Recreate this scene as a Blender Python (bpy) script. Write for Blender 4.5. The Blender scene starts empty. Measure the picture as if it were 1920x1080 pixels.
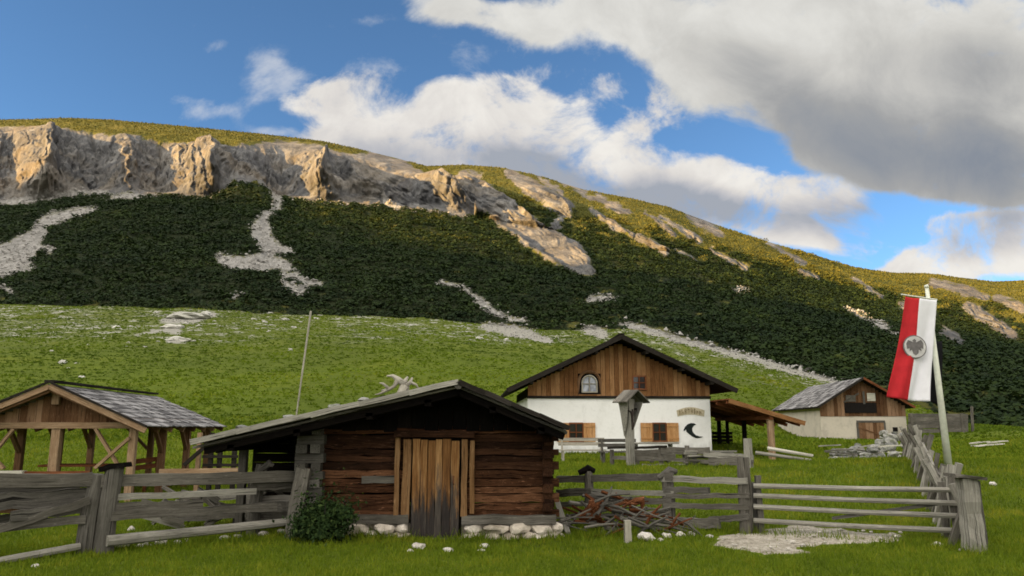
import bpy, bmesh, math, random
import numpy as np
from mathutils import Vector, Matrix
R = math.radians
rng = np.random.default_rng(11)
random.seed(7)
scene = bpy.context.scene
COL = scene.collection

# ------------------------------------------------------------------ camera
EYE = 1.7
FPX = 1400.0                       # focal length in pixels of the 1920 wide photograph
PITCH = math.atan(260 / FPX)
CP, SP = math.cos(PITCH), math.sin(PITCH)
cam_d = bpy.data.cameras.new('camera')
cam = bpy.data.objects.new('camera', cam_d); COL.objects.link(cam)
cam.location = (0, 0, EYE)
cam.rotation_euler = (math.pi / 2 + PITCH, 0, 0)
cam_d.sensor_width = 36
cam_d.lens = 36 * FPX / 1920
cam_d.clip_start = 0.1; cam_d.clip_end = 9000
scene.camera = cam

# ------------------------------------------------------------------ light and exposure
EXPO = 1.9
scene.view_settings.view_transform = 'Standard'
scene.view_settings.look = 'None'
scene.view_settings.exposure = EXPO
scene.view_settings.gamma = 1
SUN_EL = R(14)
SUN_H = Vector((-0.94, -0.34)).normalized()           # towards the sun, low on the left and behind
SUN = Vector((SUN_H.x * math.cos(SUN_EL), SUN_H.y * math.cos(SUN_EL), math.sin(SUN_EL)))
sd = bpy.data.lights.new('sun', 'SUN'); so = bpy.data.objects.new('sun', sd); COL.objects.link(so)
sd.energy = 5.0; sd.angle = R(0.5); sd.color = (1.0, 0.60, 0.21)
so.rotation_euler = SUN.to_track_quat('Z', 'Y').to_euler()
so.location = (-300, -140, 400)
try:
    scene.cycles.use_denoising = True
    scene.cycles.max_bounces = 6
    scene.cycles.diffuse_bounces = 3
    scene.cycles.filter_width = 1.7
except Exception:
    pass

def uv(px, py):
    """pixel of the photograph -> direction (x/y, z/y)"""
    cx = (px - 960) / FPX; cy = (540 - py) / FPX
    yd = CP - cy * SP
    return cx / yd, (SP + cy * CP) / yd

def at(px, py, Y):
    u, v = uv(px, py)
    return Vector((u * Y, Y, EYE + v * Y))

def proj(x, y, z):
    zz = z - EYE
    d = np.maximum(y * CP + zz * SP, 1e-3)
    return 960 + FPX * x / d, 540 - FPX * (zz * CP - y * SP) / d

# ------------------------------------------------------------------ node helper
class NT:
    def __init__(s, tree):
        s.t = tree; s.n = tree.nodes; s.l = tree.links
    def new(s, typ, **kw):
        n = s.n.new(typ)
        for k, v in kw.items(): setattr(n, k, v)
        return n
    def put(s, sock, v):
        if v is None: return
        if isinstance(v, bpy.types.NodeSocket): s.l.new(v, sock)
        elif isinstance(v, (tuple, list)) and sock.type == 'RGBA' and len(v) == 3: sock.default_value = (*v, 1)
        else: sock.default_value = v
    def math(s, op, a, b=None, c=None, clamp=False):
        n = s.new('ShaderNodeMath', operation=op, use_clamp=clamp)
        s.put(n.inputs[0], a); s.put(n.inputs[1], b); s.put(n.inputs[2], c)
        return n.outputs[0]
    def vmath(s, op, a, b=None):
        n = s.new('ShaderNodeVectorMath', operation=op)
        s.put(n.inputs[0], a); s.put(n.inputs[1], b)
        return n.outputs['Value'] if op in ('LENGTH', 'DOT_PRODUCT', 'DISTANCE') else n.outputs[0]
    def noise(s, vec, scale, detail=4, rough=0.55, dist=0.0, lac=2.0):
        n = s.new('ShaderNodeTexNoise')
        s.put(n.inputs['Vector'], vec); n.inputs['Scale'].default_value = scale
        n.inputs['Detail'].default_value = detail; n.inputs['Roughness'].default_value = rough
        n.inputs['Distortion'].default_value = dist; n.inputs['Lacunarity'].default_value = lac
        return n.outputs[0]
    def ramp(s, fac, stops, interp='LINEAR'):
        n = s.new('ShaderNodeValToRGB'); cr = n.color_ramp; cr.interpolation = interp
        while len(cr.elements) < len(stops): cr.elements.new(0.5)
        for e, (p, c) in zip(cr.elements, stops):
            e.position = p; e.color = (*c, 1) if len(c) == 3 else c
        s.put(n.inputs[0], fac); return n.outputs[0]
    def mix(s, fac, a, b, blend='MIX'):
        n = s.new('ShaderNodeMix', data_type='RGBA', blend_type=blend)
        s.put(n.inputs['Factor'], fac); s.put(n.inputs['A'] if 0 else n.inputs[6], a); s.put(n.inputs[7], b)
        return n.outputs[2]
    def mr(s, v, a, b, c=0.0, d=1.0, smooth=True):
        n = s.new('ShaderNodeMapRange', interpolation_type='SMOOTHSTEP' if smooth else 'LINEAR', clamp=True)
        s.put(n.inputs[0], v)
        for i, q in enumerate((a, b, c, d)): s.put(n.inputs[1 + i], q)
        return n.outputs[0]
    def attr(s, name):
        return s.new('ShaderNodeAttribute', attribute_name=name)
    def map(s, vec, loc=(0, 0, 0), rot=(0, 0, 0), scale=(1, 1, 1), vt='POINT'):
        n = s.new('ShaderNodeMapping', vector_type=vt)
        s.put(n.inputs[0], vec); n.inputs[1].default_value = loc; n.inputs[2].default_value = rot; n.inputs[3].default_value = scale
        return n.outputs[0]

def new_mat(name, rough=0.85, spec=0.2):
    m = bpy.data.materials.new(name); m.use_nodes = True
    nt = NT(m.node_tree); b = m.node_tree.nodes['Principled BSDF']
    b.inputs['Roughness'].default_value = rough
    b.inputs['Specular IOR Level'].default_value = spec
    return m, nt, b

def bump(nt, b, h, strength=0.5, dist=0.02):
    n = nt.new('ShaderNodeBump'); n.inputs['Strength'].default_value = strength; n.inputs['Distance'].default_value = dist
    nt.put(n.inputs['Height'], h); nt.l.new(n.outputs[0], b.inputs['Normal'])

# ------------------------------------------------------------------ world: sky texture and clouds by direction
w = bpy.data.worlds.new('World'); scene.world = w; w.use_nodes = True
nt = NT(w.node_tree); nt.n.clear()
out = nt.new('ShaderNodeOutputWorld')
sky = nt.new('ShaderNodeTexSky', sky_type='NISHITA')
sky.sun_disc = False; sky.sun_elevation = SUN_EL
sky.sun_rotation = math.atan2(SUN.x, SUN.y)
sky.altitude = 1900; sky.air_density = 0.8; sky.dust_density = 0.3; sky.ozone_density = 2.2
SKY_K = 0.0715
geo = nt.new('ShaderNodeTexCoord')
sep = nt.new('ShaderNodeSeparateXYZ'); nt.l.new(geo.outputs['Generated'], sep.inputs[0])
yy = nt.math('MAXIMUM', sep.outputs[1], 0.08)
U = nt.math('DIVIDE', sep.outputs[0], yy); V = nt.math('DIVIDE', sep.outputs[2], yy)
cmb = nt.new('ShaderNodeCombineXYZ'); nt.l.new(U, cmb.inputs[0]); nt.l.new(V, cmb.inputs[1])
P = cmb.outputs[0]
front = nt.mr(sep.outputs[1], 0.30, 0.55)
warp = nt.new('ShaderNodeTexNoise'); nt.put(warp.inputs['Vector'], P); warp.inputs['Scale'].default_value = 9; warp.inputs['Detail'].default_value = 6
wv = nt.vmath('SUBTRACT', warp.outputs['Color'], (0.5, 0.5, 0.5))
wsc = nt.new('ShaderNodeVectorMath', operation='SCALE'); nt.l.new(wv, wsc.inputs[0]); wsc.inputs['Scale'].default_value = 0.045
PW = nt.vmath('ADD', P, wsc.outputs[0])
def blobs(lst, vec, a=1.55, b=0.0):
    acc = None
    for (px, py, rx, ry, rot, wt) in lst:
        u, v = uv(px, py)
        m = nt.map(vec, (u, v, 0), (0, 0, R(rot)), (rx / FPX, ry / FPX, 1), 'TEXTURE')
        f = nt.mr(nt.vmath('LENGTH', m), a, b, 0.0, wt)
        acc = f if acc is None else nt.math('ADD', acc, f)
    return acc
cumulus = [
 (1010,185,110,50,-20,.6),(1125,240,110,50,-25,.68),(1330,245,80,34,-15,.5),(650,275,150,26,-4,1),(800,292,150,28,-6,1),(1000,325,170,40,-14,1),(1160,368,160,38,-16,1),(1310,402,200,36,-14,1),(1500,440,120,24,-14,.8),(700,150,110,40,10,.5),(960,165,80,34,-20,.55),
 (640,185,105,48,0,1),(575,190,70,30,10,.7),(760,235,140,70,0,1),(835,180,70,45,0,.9),(905,200,100,55,-15,1),(985,235,120,65,-28,1),
 (1085,290,120,60,-25,1),(1170,330,90,50,-20,.9),(720,262,170,45,-10,1),(900,275,200,40,-5,.8),
 (1325,312,85,42,0,1),(1425,335,95,42,-12,1),(1290,365,110,50,0,1),(1470,380,170,45,-8,1),(1560,340,95,34,18,1),(1620,350,100,40,10,.8),
 (1420,425,160,34,-20,.8),(1225,395,100,40,-12,.8),
 (1768,412,50,24,8,1.3),(1690,496,110,22,16,1.3),(1790,474,120,50,12,1.5),(1890,465,130,60,0,1.5),(1905,415,100,40,10,1.1),(1850,425,80,34,10,.9),
 (1205,222,66,40,20,.75),(1130,172,66,40,20,.62),(1045,130,60,34,0,.6),(1260,160,50,60,0,.5)]
wisps = [(395,205,70,24,-10,.9),(405,96,60,12,15,.45),(685,40,90,16,12,.55),(520,130,75,44,-30,.9),(480,160,60,46,40,.8),(510,248,80,18,-8,.9),(330,180,30,14,0,.7),(700,120,90,40,10,.7),(870,110,60,40,0,.7)]
veil = [(1500,0,120,60,0,.8),(1760,330,220,44,-6,.9),(1640,318,150,46,-12,1),(1300,170,90,60,-30,.8),(850,15,110,42,-8,1),(960,40,140,45,-14,1),(1100,20,190,80,0,1),(1220,60,140,60,-20,1),(1350,90,170,110,-20,1),(1480,170,180,120,-25,1),
 (1640,190,230,130,-20,1.1),(1850,170,260,210,0,1.3),(1720,310,200,70,-12,1),(1890,320,160,56,0,.9),(1560,60,400,110,0,1.2),(1520,260,120,50,-20,.7)]
fb = nt.noise(nt.map(P, scale=(1, 1.25, 1)), 7, 12, 0.66, 0.35)
fb2 = nt.noise(P, 7, 9, 0.62, 0.4)
d1 = nt.math('ADD', nt.math('MINIMUM', blobs(cumulus, PW), 1.0), nt.math('MULTIPLY', nt.math('SUBTRACT', fb, 0.5), 3.4))
d2 = nt.math('ADD', nt.math('MINIMUM', blobs(veil, PW), 1.3), nt.math('MULTIPLY', nt.math('SUBTRACT', fb, 0.5), 2.6))
d3 = nt.math('ADD', nt.math('MINIMUM', blobs(wisps, PW), 1.0), nt.math('MULTIPLY', nt.math('SUBTRACT', fb, 0.5), 3.0))
a3 = nt.math('MULTIPLY', nt.mr(d3, 0.25, 1.2), .55)
a1 = nt.mr(d1, 0.30, 1.08); a2 = nt.mr(d2, 0.24, 1.05)
# colours of the clouds (relative to a white of 1 in the picture)
shade1 = blobs([(760,300,330,55,-5,.75),(1060,345,170,48,-20,1),(1230,385,150,60,0,.95),(1400,405,230,42,-12,1),(1600,400,130,40,0,.9),(1850,440,130,40,0,.75),(1900,395,120,30,0,.9),(980,300,170,40,-20,.5)], PW)
shade1 = nt.math('ADD', shade1, nt.math('MULTIPLY', nt.math('SUBTRACT', fb2, 0.5), 2.3))
c1 = nt.ramp(nt.mr(shade1, -0.2, 1.15, smooth=False), [(0.0, (.88, .85, .80)), (0.35, (.73, .70, .67)), (0.75, (.50, .505, .54)), (1.0, (.37, .40, .46))])
shade2 = blobs([(1700,300,320,110,-10,1),(1500,200,200,90,-30,.8),(1850,180,260,140,0,.7),(1880,330,240,90,0,.7),(1380,120,140,70,-25,.45),(1700,110,380,55,0,.25)], P)
d2 = d2
shade2 = nt.math('ADD', shade2, nt.math('MULTIPLY', nt.math('SUBTRACT', fb2, 0.5), 1.5))
c2 = nt.ramp(nt.mr(shade2, -0.25, 1.6, smooth=False), [(0.0, (.80, .79, .75)), (0.3, (.60, .59, .56)), (0.65, (.37, .375, .38)), (1.0, (.25, .28, .33))])
kf = 2 ** (-EXPO)
skyc = nt.new('ShaderNodeVectorMath', operation='SCALE'); nt.l.new(sky.outputs[0], skyc.inputs[0]); skyc.inputs['Scale'].default_value = SKY_K
skyt = nt.mix(1.0, skyc.outputs[0], (0.68, 0.83, 0.86), 'MULTIPLY')
def scale_col(c, k):
    n = nt.new('ShaderNodeVectorMath', operation='SCALE'); nt.put(n.inputs[0], c); n.inputs['Scale'].default_value = k; return n.outputs[0]
fc = nt.mix(a3, skyt, scale_col((.80, .80, .80), kf))
fc = nt.mix(a1, fc, scale_col(c1, kf))
fc = nt.mix(a2, fc, scale_col(c2, kf))
# the rest of the sky: bright warm clouds out of view, added to fill the shaded valley
bn = nt.noise(geo.outputs['Generated'], 2.2, 7, 0.55, 0.2)
ba = nt.mr(bn, 0.30, 0.52)
sdot = nt.vmath('DOT_PRODUCT', geo.outputs['Generated'], tuple(SUN))
bl = nt.mr(sdot, -0.6, 1.0, 0.9, 2.2)
bcol = nt.new('ShaderNodeVectorMath', operation='SCALE'); bcol.inputs[0].default_value = (1.0, .94, .85); nt.l.new(bl, bcol.inputs['Scale'])
bc = nt.mix(ba, skyt, scale_col(bcol.outputs[0], kf * 1.5))
final = nt.mix(front, bc, fc)
bg = nt.new('ShaderNodeBackground'); nt.l.new(final, bg.inputs[0]); bg.inputs[1].default_value = 1.0
nt.l.new(bg.outputs[0], out.inputs[0])
w.cycles.sampling_method = 'MANUAL'; w.cycles.sample_map_resolution = 512

# ------------------------------------------------------------------ numpy noise
_perm = rng.permutation(256); _perm = np.concatenate([_perm, _perm])
_gr = rng.normal(size=(256, 2)); _gr /= np.linalg.norm(_gr, axis=1)[:, None]
def perlin(x, y):
    x = np.asarray(x, float); y = np.asarray(y, float)
    xi = np.floor(x).astype(int); yi = np.floor(y).astype(int); xf = x - xi; yf = y - yi
    u = xf * xf * xf * (xf * (xf * 6 - 15) + 10); v = yf * yf * yf * (yf * (yf * 6 - 15) + 10)
    def g(ix, iy, dx, dy):
        h = _perm[(_perm[ix & 255] + iy) & 255]; return _gr[h, 0] * dx + _gr[h, 1] * dy
    a = g(xi, yi, xf, yf); b = g(xi + 1, yi, xf - 1, yf); c = g(xi, yi + 1, xf, yf - 1); d = g(xi + 1, yi + 1, xf - 1, yf - 1)
    return ((a * (1 - u) + b * u) * (1 - v) + (c * (1 - u) + d * u) * v) * 1.5
def fbm(x, y, o=4, rough=0.5):
    s = 0; a = 1; t = 0
    for i in range(o):
        s = s + a * perlin(x * 2 ** i + 17.3 * i, y * 2 ** i + 5.1 * i); t += a; a *= rough
    return s / t
def sstep(a, b, x):
    t = np.clip((x - a) / (b - a), 0, 1); return t * t * (3 - 2 * t)

def tag(o, label=None, cat=None, group=None, kind=None):
    if label: o['label'] = label
    if cat: o['category'] = cat
    if group: o['group'] = group
    if kind: o['kind'] = kind
    return o

def mesh_np(name, verts, faces, mat, smooth=False, attrs=None):
    """verts (n,3), faces (m,k) -> one mesh object"""
    me = bpy.data.meshes.new(name)
    verts = np.asarray(verts, np.float32); faces = np.asarray(faces, np.int32)
    m, k = faces.shape
    me.vertices.add(len(verts)); me.vertices.foreach_set('co', verts.ravel())
    me.loops.add(m * k); me.loops.foreach_set('vertex_index', faces.ravel())
    me.polygons.add(m); me.polygons.foreach_set('loop_start', np.arange(0, m * k, k, dtype=np.int32))
    me.polygons.foreach_set('loop_total', np.full(m, k, np.int32))
    me.polygons.foreach_set('use_smooth', np.full(m, smooth))
    for an, av in (attrs or {}).items():
        at_ = me.attributes.new(an, 'FLOAT', 'POINT'); at_.data.foreach_set('value', np.asarray(av, np.float32).ravel())
    me.update(calc_edges=True)
    if mat: me.materials.append(mat)
    o = bpy.data.objects.new(name, me); COL.objects.link(o); return o

# ------------------------------------------------------------------ terrain
# near ground: thin plate spline through surveyed points
_ctl = []
def _c(px, py, Y): p = at(px, py, Y); _ctl.append((p.x, p.y, p.z))
_ctl += [(0, 0, 0), (-6, 3, 0.02), (6, 3, 0.02), (0, -8, 0.0), (-12, -6, .1), (12, -6, .1), (-3, 8.5, -.04), (3, 8.5, -.02), (9, 8, .05), (-9, 8, .0)]
_c(180, 1040, 10.8); _c(560, 1003, 12.3); _c(800, 1012, 12.2); _c(1040, 1006, 12.5); _c(1830, 1037, 10.8); _c(1400, 1003, 12.6)
_c(1255, 987, 13.6); _c(1105, 966, 15.2); _c(1560, 1000, 12.4)
_c(1690, 867, 28); _c(1778, 872, 20); _c(1183, 876, 25); _c(1250, 880, 22)
_c(1000, 850, 36); _c(1335, 850, 36); _c(1443, 871, 33); _c(1540, 826, 60); _c(1700, 826, 58); _c(1480, 822, 68); _c(1810, 812, 56)
_c(1900, 840, 40); _c(1900, 950, 16)
_ctl += [(-11, 19, -.15), (-12, 26, -.05), (-16, 20, -.1), (-6, 22, .0), (-2, 18, .05), (-5, 30, .4), (-20, 34, 1.0),
         (-22, 46, 2.1), (-6, 46, 1.9), (6, 48, 1.5), (-40, 62, 4.8), (-18, 66, 5.0), (2, 66, 4.7), (13, 66, 2.6), (45, 70, 1.6), (30, 74, 2.0), (60, 40, .8),
         (-40, 20, .6), (40, 5, 0.2), (-40, 0, .4), (0, -40, .3), (40, -30, .3), (-40, -40, .5)]
_ctl = np.array(_ctl)
def _tps_fit(c):
    n = len(c); d = np.hypot(c[:, None, 0] - c[None, :, 0], c[:, None, 1] - c[None, :, 1])
    K = np.where(d > 0, d * d * np.log(np.maximum(d, 1e-9)), 0) + np.eye(n) * 0.6
    Pm = np.c_[np.ones(n), c[:, :2]]
    A = np.block([[K, Pm], [Pm.T, np.zeros((3, 3))]])
    s = np.linalg.solve(A, np.r_[c[:, 2], 0, 0, 0]); return s[:n], s[n:]
_tw, _ta = _tps_fit(_ctl)
def g0(x, y):
    x = np.asarray(x, float); y = np.asarray(y, float); z = _ta[0] + _ta[1] * x + _ta[2] * y
    for (cx, cy, _), wgt in zip(_ctl, _tw):
        d2 = (x - cx) ** 2 + (y - cy) ** 2
        z = z + wgt * 0.5 * d2 * np.log(np.maximum(d2, 1e-12))
    return z
def gz(x, y):
    return g0(x, y) + 0.04 * fbm(np.asarray(x) * .45, np.asarray(y) * .45, 2)
def gzf(x, y): return float(gz(np.array([x]), np.array([y]))[0])

def _tab(pts):                       # (px, py, Y) -> arrays over u of v and Y
    a = np.array([(*uv(p[0], p[1]), p[2]) for p in pts]); a = a[np.argsort(a[:, 0])]; return a
TC = _tab([(-200,566,200),(0,570,200),(200,572,200),(400,580,200),(600,590,200),(800,600,200),(1000,615,200),(1100,616,195),(1200,616,190),(1300,642,180),(1400,670,165),(1500,697,150),(1570,716,140),(1700,752,120),(1800,785,105),(1920,802,95),(2150,806,90)])
TD = _tab([(-200,385,420),(0,382,420),(90,372,425),(200,360,430),(300,364,430),(400,365,430),(445,338,440),(490,345,440),(530,370,430),(640,378,430),(780,394,430),(870,402,440),(1000,430,440),(1100,445,430),(1300,485,420),(1500,540,400),(1700,585,370),(1920,625,340),(2150,650,330)])
TE = _tab([(-200,228,620),(0,225,620),(120,221,620),(200,224,620),(300,233,620),(400,242,620),(500,252,625),(600,264,630),(680,281,640),(740,296,650),(800,312,660),(870,309,680),(950,316,680),(1020,332,670),(1100,357,660),(1180,372,650),(1250,387,640),(1350,424,620),(1420,447,610),(1500,472,600),(1600,501,600),(1680,512,620),(1750,514,640),(1800,521,640),(1860,528,640),(1920,526,640),(2150,545,640)])
px_cols = np.arange(-190, 2112, 1.8)
u_front = (px_cols - 960) / FPX
th_front = np.arctan(u_front)
th_rest = np.linspace(th_front[-1], th_front[0] + 2 * math.pi, 84)[1:-1]
TH = np.concatenate([th_front, th_rest]); NC = len(TH); NF = len(th_front)
ang = (TH + math.pi) % (2 * math.pi) - math.pi
uu = np.tan(np.clip(ang, th_front[0], th_front[-1])); sec = np.sqrt(1 + uu * uu)
over = np.maximum(np.abs(ang) - th_front[-1], 0)
fade = np.where(ang > 0, 1 - sstep(0, 0.9, over), 1 - sstep(0.1, 0.9, over)) * 0.96 + 0.04
def prof(T):
    v = np.interp(uu, T[:, 0], T[:, 1]); Y = np.interp(uu, T[:, 0], T[:, 2]); return Y * sec, (EYE + v * Y)
rC, zC = prof(TC); rD, zD = prof(TD); rE, zE = prof(TE)
zC = zC * fade + 3 * (1 - fade); zD = zD * fade + 5 * (1 - fade); zE = zE * fade + 7 * (1 - fade)
R1 = 68.0
rows_r, rows_z, seg = [], [], []
for k in range(230):
    t = k / 229; r = 0.25 * (R1 / 0.25) ** t if k else 0.0
    rows_r.append(np.full(NC, max(r, 1e-3)))
    seg.append(0)
near_n = len(rows_r)
X = np.array([r * np.sin(ang) for r in rows_r]); Yv = np.array([r * np.cos(ang) for r in rows_r])
Zn = gz(X, Yv)
rows_z = list(Zn); z1 = Zn[-1]
def add_seg(n, ra, za, rb, zb, fz, sid):
    for k in range(1, n + 1):
        t = k / n; rows_r.append(ra + (rb - ra) * t); rows_z.append(za + (zb - za) * fz(t)); seg.append(sid)
add_seg(95, np.full(NC, R1), z1, rC, zC, lambda t: t ** 1.12, 1)
iC = len(rows_r) - 1
add_seg(150, rC, zC, rD, zD, lambda t: t, 2)
iD = len(rows_r) - 1
add_seg(200, rD, zD, rE, zE, lambda t: 1 - (1 - t) ** 1.06, 3)
iE = len(rows_r) - 1
add_seg(10, rE, zE, rE * 1.6, zE * 0.75, lambda t: t ** 1.6, 4)
RR = np.array(rows_r); ZZ = np.array(rows_z); SEG = np.array(seg)[:, None] * np.ones((1, NC))
XX = RR * np.sin(ang)[None]; YY = RR * np.cos(ang)[None]
PX, PY = proj(XX, np.maximum(YY, 0.5), ZZ)
PX[:, NF:] = -999; PY[:, NF:] = 999
# ---- masks laid out on the land
def stream(pts):
    best = np.full(PX.shape, -9.0)
    box = (PX > -400)
    for (a, b) in zip(pts[:-1], pts[1:]):
        ax, ay, ar = a; bx, by, br = b
        m = box & (np.abs(PX - (ax + bx) / 2) < abs(ax - bx) / 2 + 60) & (np.abs(PY - (ay + by) / 2) < abs(ay - by) / 2 + 60)
        if not m.any(): continue
        x = PX[m]; y = PY[m]; dx, dy = bx - ax, by - ay; L = dx * dx + dy * dy + 1e-6
        t = np.clip(((x - ax) * dx + (y - ay) * dy) / L, 0, 1)
        d = np.hypot(x - ax - t * dx, y - ay - t * dy); r = ar + (br - ar) * t
        best[m] = np.maximum(best[m], (r - d) / 9.0)
    return np.clip(best, -1.5, 1.5)
wx = PX + 7 * fbm(PX / 22, PY / 9, 3); wy = PY + 4 * fbm(PX / 22 + 40, PY / 9, 3)
_px0, _py0 = PX, PY; PX, PY = wx, wy
S = []
S += [[(180,390,3),(130,402,7),(85,415,9),(70,440,12),(45,468,22),(10,488,26),(-40,490,26)], [(10,505,6),(60,502,5)], [(95,470,5),(60,460,9)]]
S += [[(517,365,9),(522,382,5),(498,405,5),(490,428,14),(500,455,15),(505,475,8),(500,492,12),(440,494,9),(412,488,6)], [(495,450,12),(530,466,10),(545,472,6)], [(500,492,10),(540,498,5)],
      [(530,512,4),(556,514,5),(575,528,6),(560,545,5),(535,532,5),(532,515,4)], [(575,528,5),(605,532,3)]]
S += [[(825,524,4),(868,532,3),(880,546,2),(895,560,7),(912,574,7),(925,584,5),(960,597,4),(985,600,2)], [(905,612,4),(950,618,9),(990,626,8),(1030,640,6)]]
S += [[(305,603,4),(355,598,10),(402,590,4)], [(308,617,4),(332,620,6)], [(316,638,4),(345,638,5)], [(255,628,1),(300,620,2)], [(1165,604,3),(1200,614,5),(1240,628,6),(1290,641,6),(1340,655,6),(1380,666,6),(1450,686,4),(1520,704,4),(1575,718,3)]]
S += [[(-40,385,3),(60,375,3),(150,362,4),(200,358,3)], [(-10,525,3),(20,545,3)], [(210,370,3),(255,366,5)], [(1105,562,5),(1150,562,3)], [(1380,545,2),(1400,546,2)],
      [(1588,578,2),(1640,604,4),(1680,628,3)], [(720,378,5),(745,392,3)], [(440,556,3),(446,552,3)], [(1700,640,3),(1730,652,3)], [(1100,615,6),(1130,625,8)]]
scree = np.full(PX.shape, -1.5)
for s_ in S: scree = np.maximum(scree, stream([(a_, b_, c_ * 1.15 + 1.2) for a_, b_, c_ in s_]))
Rk = [[(1110,395,2),(1150,425,4),(1185,445,2)], [(1330,468,2),(1400,505,3)], [(1210,398,2),(1262,440,3)], [(1440,455,2),(1505,492,3)], [(1000,325,2),(1052,362,4)], [(1600,522,2),(1655,560,3)], [(1270,470,2),(1300,485,2)], [(1060,340,2),(1110,372,3)], [(1500,510,2),(1530,522,2)],
      [(872,335,12),(905,365,18),(950,405,21),(1000,445,18),(1050,480,15),(1085,500,12),(1108,512,6)], [(1050,415,5),(1030,440,7),(1080,470,9),(1100,495,6)], [(955,325,8),(1000,355,14),(1060,392,12)],
      [(925,370,6),(1000,415,6)], [(1120,370,4),(1160,393,5),(1175,400,3)], [(1292,402,6),(1330,425,7),(1352,440,4)], [(1195,448,3),(1250,475,4)], [(1240,408,3),(1310,450,4)], [(1140,388,4),(1180,400,3)],
      [(1750,532,5),(1820,548,7),(1850,560,4)], [(1815,575,7),(1860,605,8),(1900,630,6)], [(1870,560,5),(1920,580,8)], [(1720,580,5),(1690,575,4)], [(1770,620,6),(1800,640,5)],[(1040,330,3),(1060,345,4)], [(880,320,2),(900,330,4)]]
rock = np.full(PX.shape, -1.5)
for s_ in Rk: rock = np.maximum(rock, stream([(a_, b_, c_ * 1.25 + (1.8 if a_ > 1000 else 0)) for a_, b_, c_ in s_]))
PX, PY = _px0, _py0
topline = np.interp(PX, [-200,0,90,200,300,420,480,520,600,660,700,760,800,830,860,880], [232,236,238,250,262,276,268,262,272,290,284,300,330,338,330,330])
botline = np.interp(PX, [-200,0,90,200,300,400,440,490,520,640,780,870,910], [395,384,374,361,365,366,338,342,368,379,394,402,405])
wid = np.where(SEG >= 2, 1, 0)
wall = np.minimum((wy - topline) / 9, (botline + 9 * fbm(PX / 18, PY * 0 + 2.2, 3) - wy) / 7); wall = np.minimum(wall, (905 + (wy - 330) * 1.1 - 30 - wx) / 14)
rock = np.maximum(rock, np.clip(np.where((PX > -200) & (PX < 960), wall, -1.5), -1.5, 1.5))
rock = np.where(SEG < 2, -1.5, rock)
# ---- relief of the cliffs: ribs that rise to the right and break off
slant = 1.5 * sstep(600, 720, PX)
cc = PX - slant * (PY - 330) + 12 * fbm(PX / 60, PY / 40, 3) + 13 * fbm(PX / 34 + 5, PY / 20, 3)
prof_c = np.array([-190,-60,20,88,112,180,238,268,305,395,425,470,535,608,628,655,668,690,735,792,812,868,888,935,972,1000,1040,1062,1130,1160,1180,1400])
prof_h = np.array([3,  4, -2, 10,  2, -6,  1, -5, -8,  9,  1, -4, -9, 10, 0,  4, -3, -7, -3, 10, -3,11,-3, -2, 10, -1, 7,  -1, -4,  3,  0,   0])
rel = np.interp(cc, prof_c, prof_h)
rough = 5.0 * (0.5 - np.abs(fbm(cc / 42, PY / 95, 4))) + 3.4 * fbm(cc / 13 + 9, PY / 24, 4, .6)
env = sstep(-1.0, 0.9, rock) * sstep(.09, .50, (PY - np.interp(PX, TE[:, 0] * FPX + 960, [proj(a * b, b, EYE + c * b)[1] for a, c, b in TE])) / 100)
env = np.where(SEG == 3, env, env * 0.5) * (SEG >= 2) * (SEG < 4)
env[:, NF:] = 0
crag = 1 - np.abs(fbm(cc / 17 + 3, PY / 85, 4, .62)) * 2.4
ledge = np.abs(((PY + 10 * fbm(PX / 50, PY / 50, 2)) / 17) % 1 - .5) * 2
envb = np.where(PX < 890, sstep(-3, 26, botline - wy), 1)
k_ = 3.9 - 2.7 * sstep(835, 900, PX)
dr_ = env * envb * (rel * k_ + (rough * 1.5 + crag * 7.0 + ledge * 2.2 + 1.2 * perlin(cc / 5.5, PY / 9)) * np.where(PX < 890, 1, .7))
soft = 2.6 * fbm(XX / 40, YY / 40, 4) * (SEG >= 2) * (SEG < 4) * sstep(0, 30, RR - rC[None]) * (1 - 0.8 * sstep(0.8, 1.0, (RR - rD[None]) / (rE - rD)[None]))
md = (0.35 * fbm(XX / 14, YY / 14, 4) + .9 * fbm(XX / 38, YY / 38, 3)) * (SEG == 1) * sstep(70, 90, RR)
ZT = ZZ + soft + md - 0.9 * np.clip(scree, 0, 1) * (SEG >= 2)
MX, MY, MZ = XX * (1 - dr_ / np.maximum(RR, 1)), YY * (1 - dr_ / np.maximum(RR, 1)), ZT
pine = (SEG >= 2) * 1.0
uplight = sstep(0.0, 0.55, (RR - rD[None]) / (rE - rD)[None])
# pine cover thins out into alpine grass high up and on the right-hand shoulder
cover = 0.55 - 0.36 * sstep(800, 1200, PX) - 0.40 * uplight * sstep(700, 1000, PX) - .8 * sstep(.6, 1.0, uplight) + 1.3 * fbm(PX / 42, PY / 15, 4) + .9 * np.exp(-((PX - 1500) / 95) ** 2)
t2_ = (RR - rC[None]) / (rD - rC)[None]
cover = np.where(SEG == 2, cover + 0.30 - 0.5 * (1 - sstep(0, .07, t2_)), cover)
cover = np.where((SEG == 3) & (PX < 880), -0.6 + 0.5 * fbm(PX / 30, PY / 15, 3), cover)
pine = np.where((SEG >= 2) & (SEG < 4) & (rock < 0) & (scree < 0.05), np.clip(cover, -1, 1), -1)
t1_ = (RR - R1) / (rC[None] - R1)
fringe = (t1_ - .985) / .03 + 1.3 * fbm(PX / 45, PY / 7, 3) - .25
pine = np.where((SEG == 1) & (t1_ > .86) & (scree < 0), np.clip(fringe, -1, 1), pine)
pine[:, NF:] = np.where(SEG[:, NF:] == 2, .5, -1)

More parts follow.
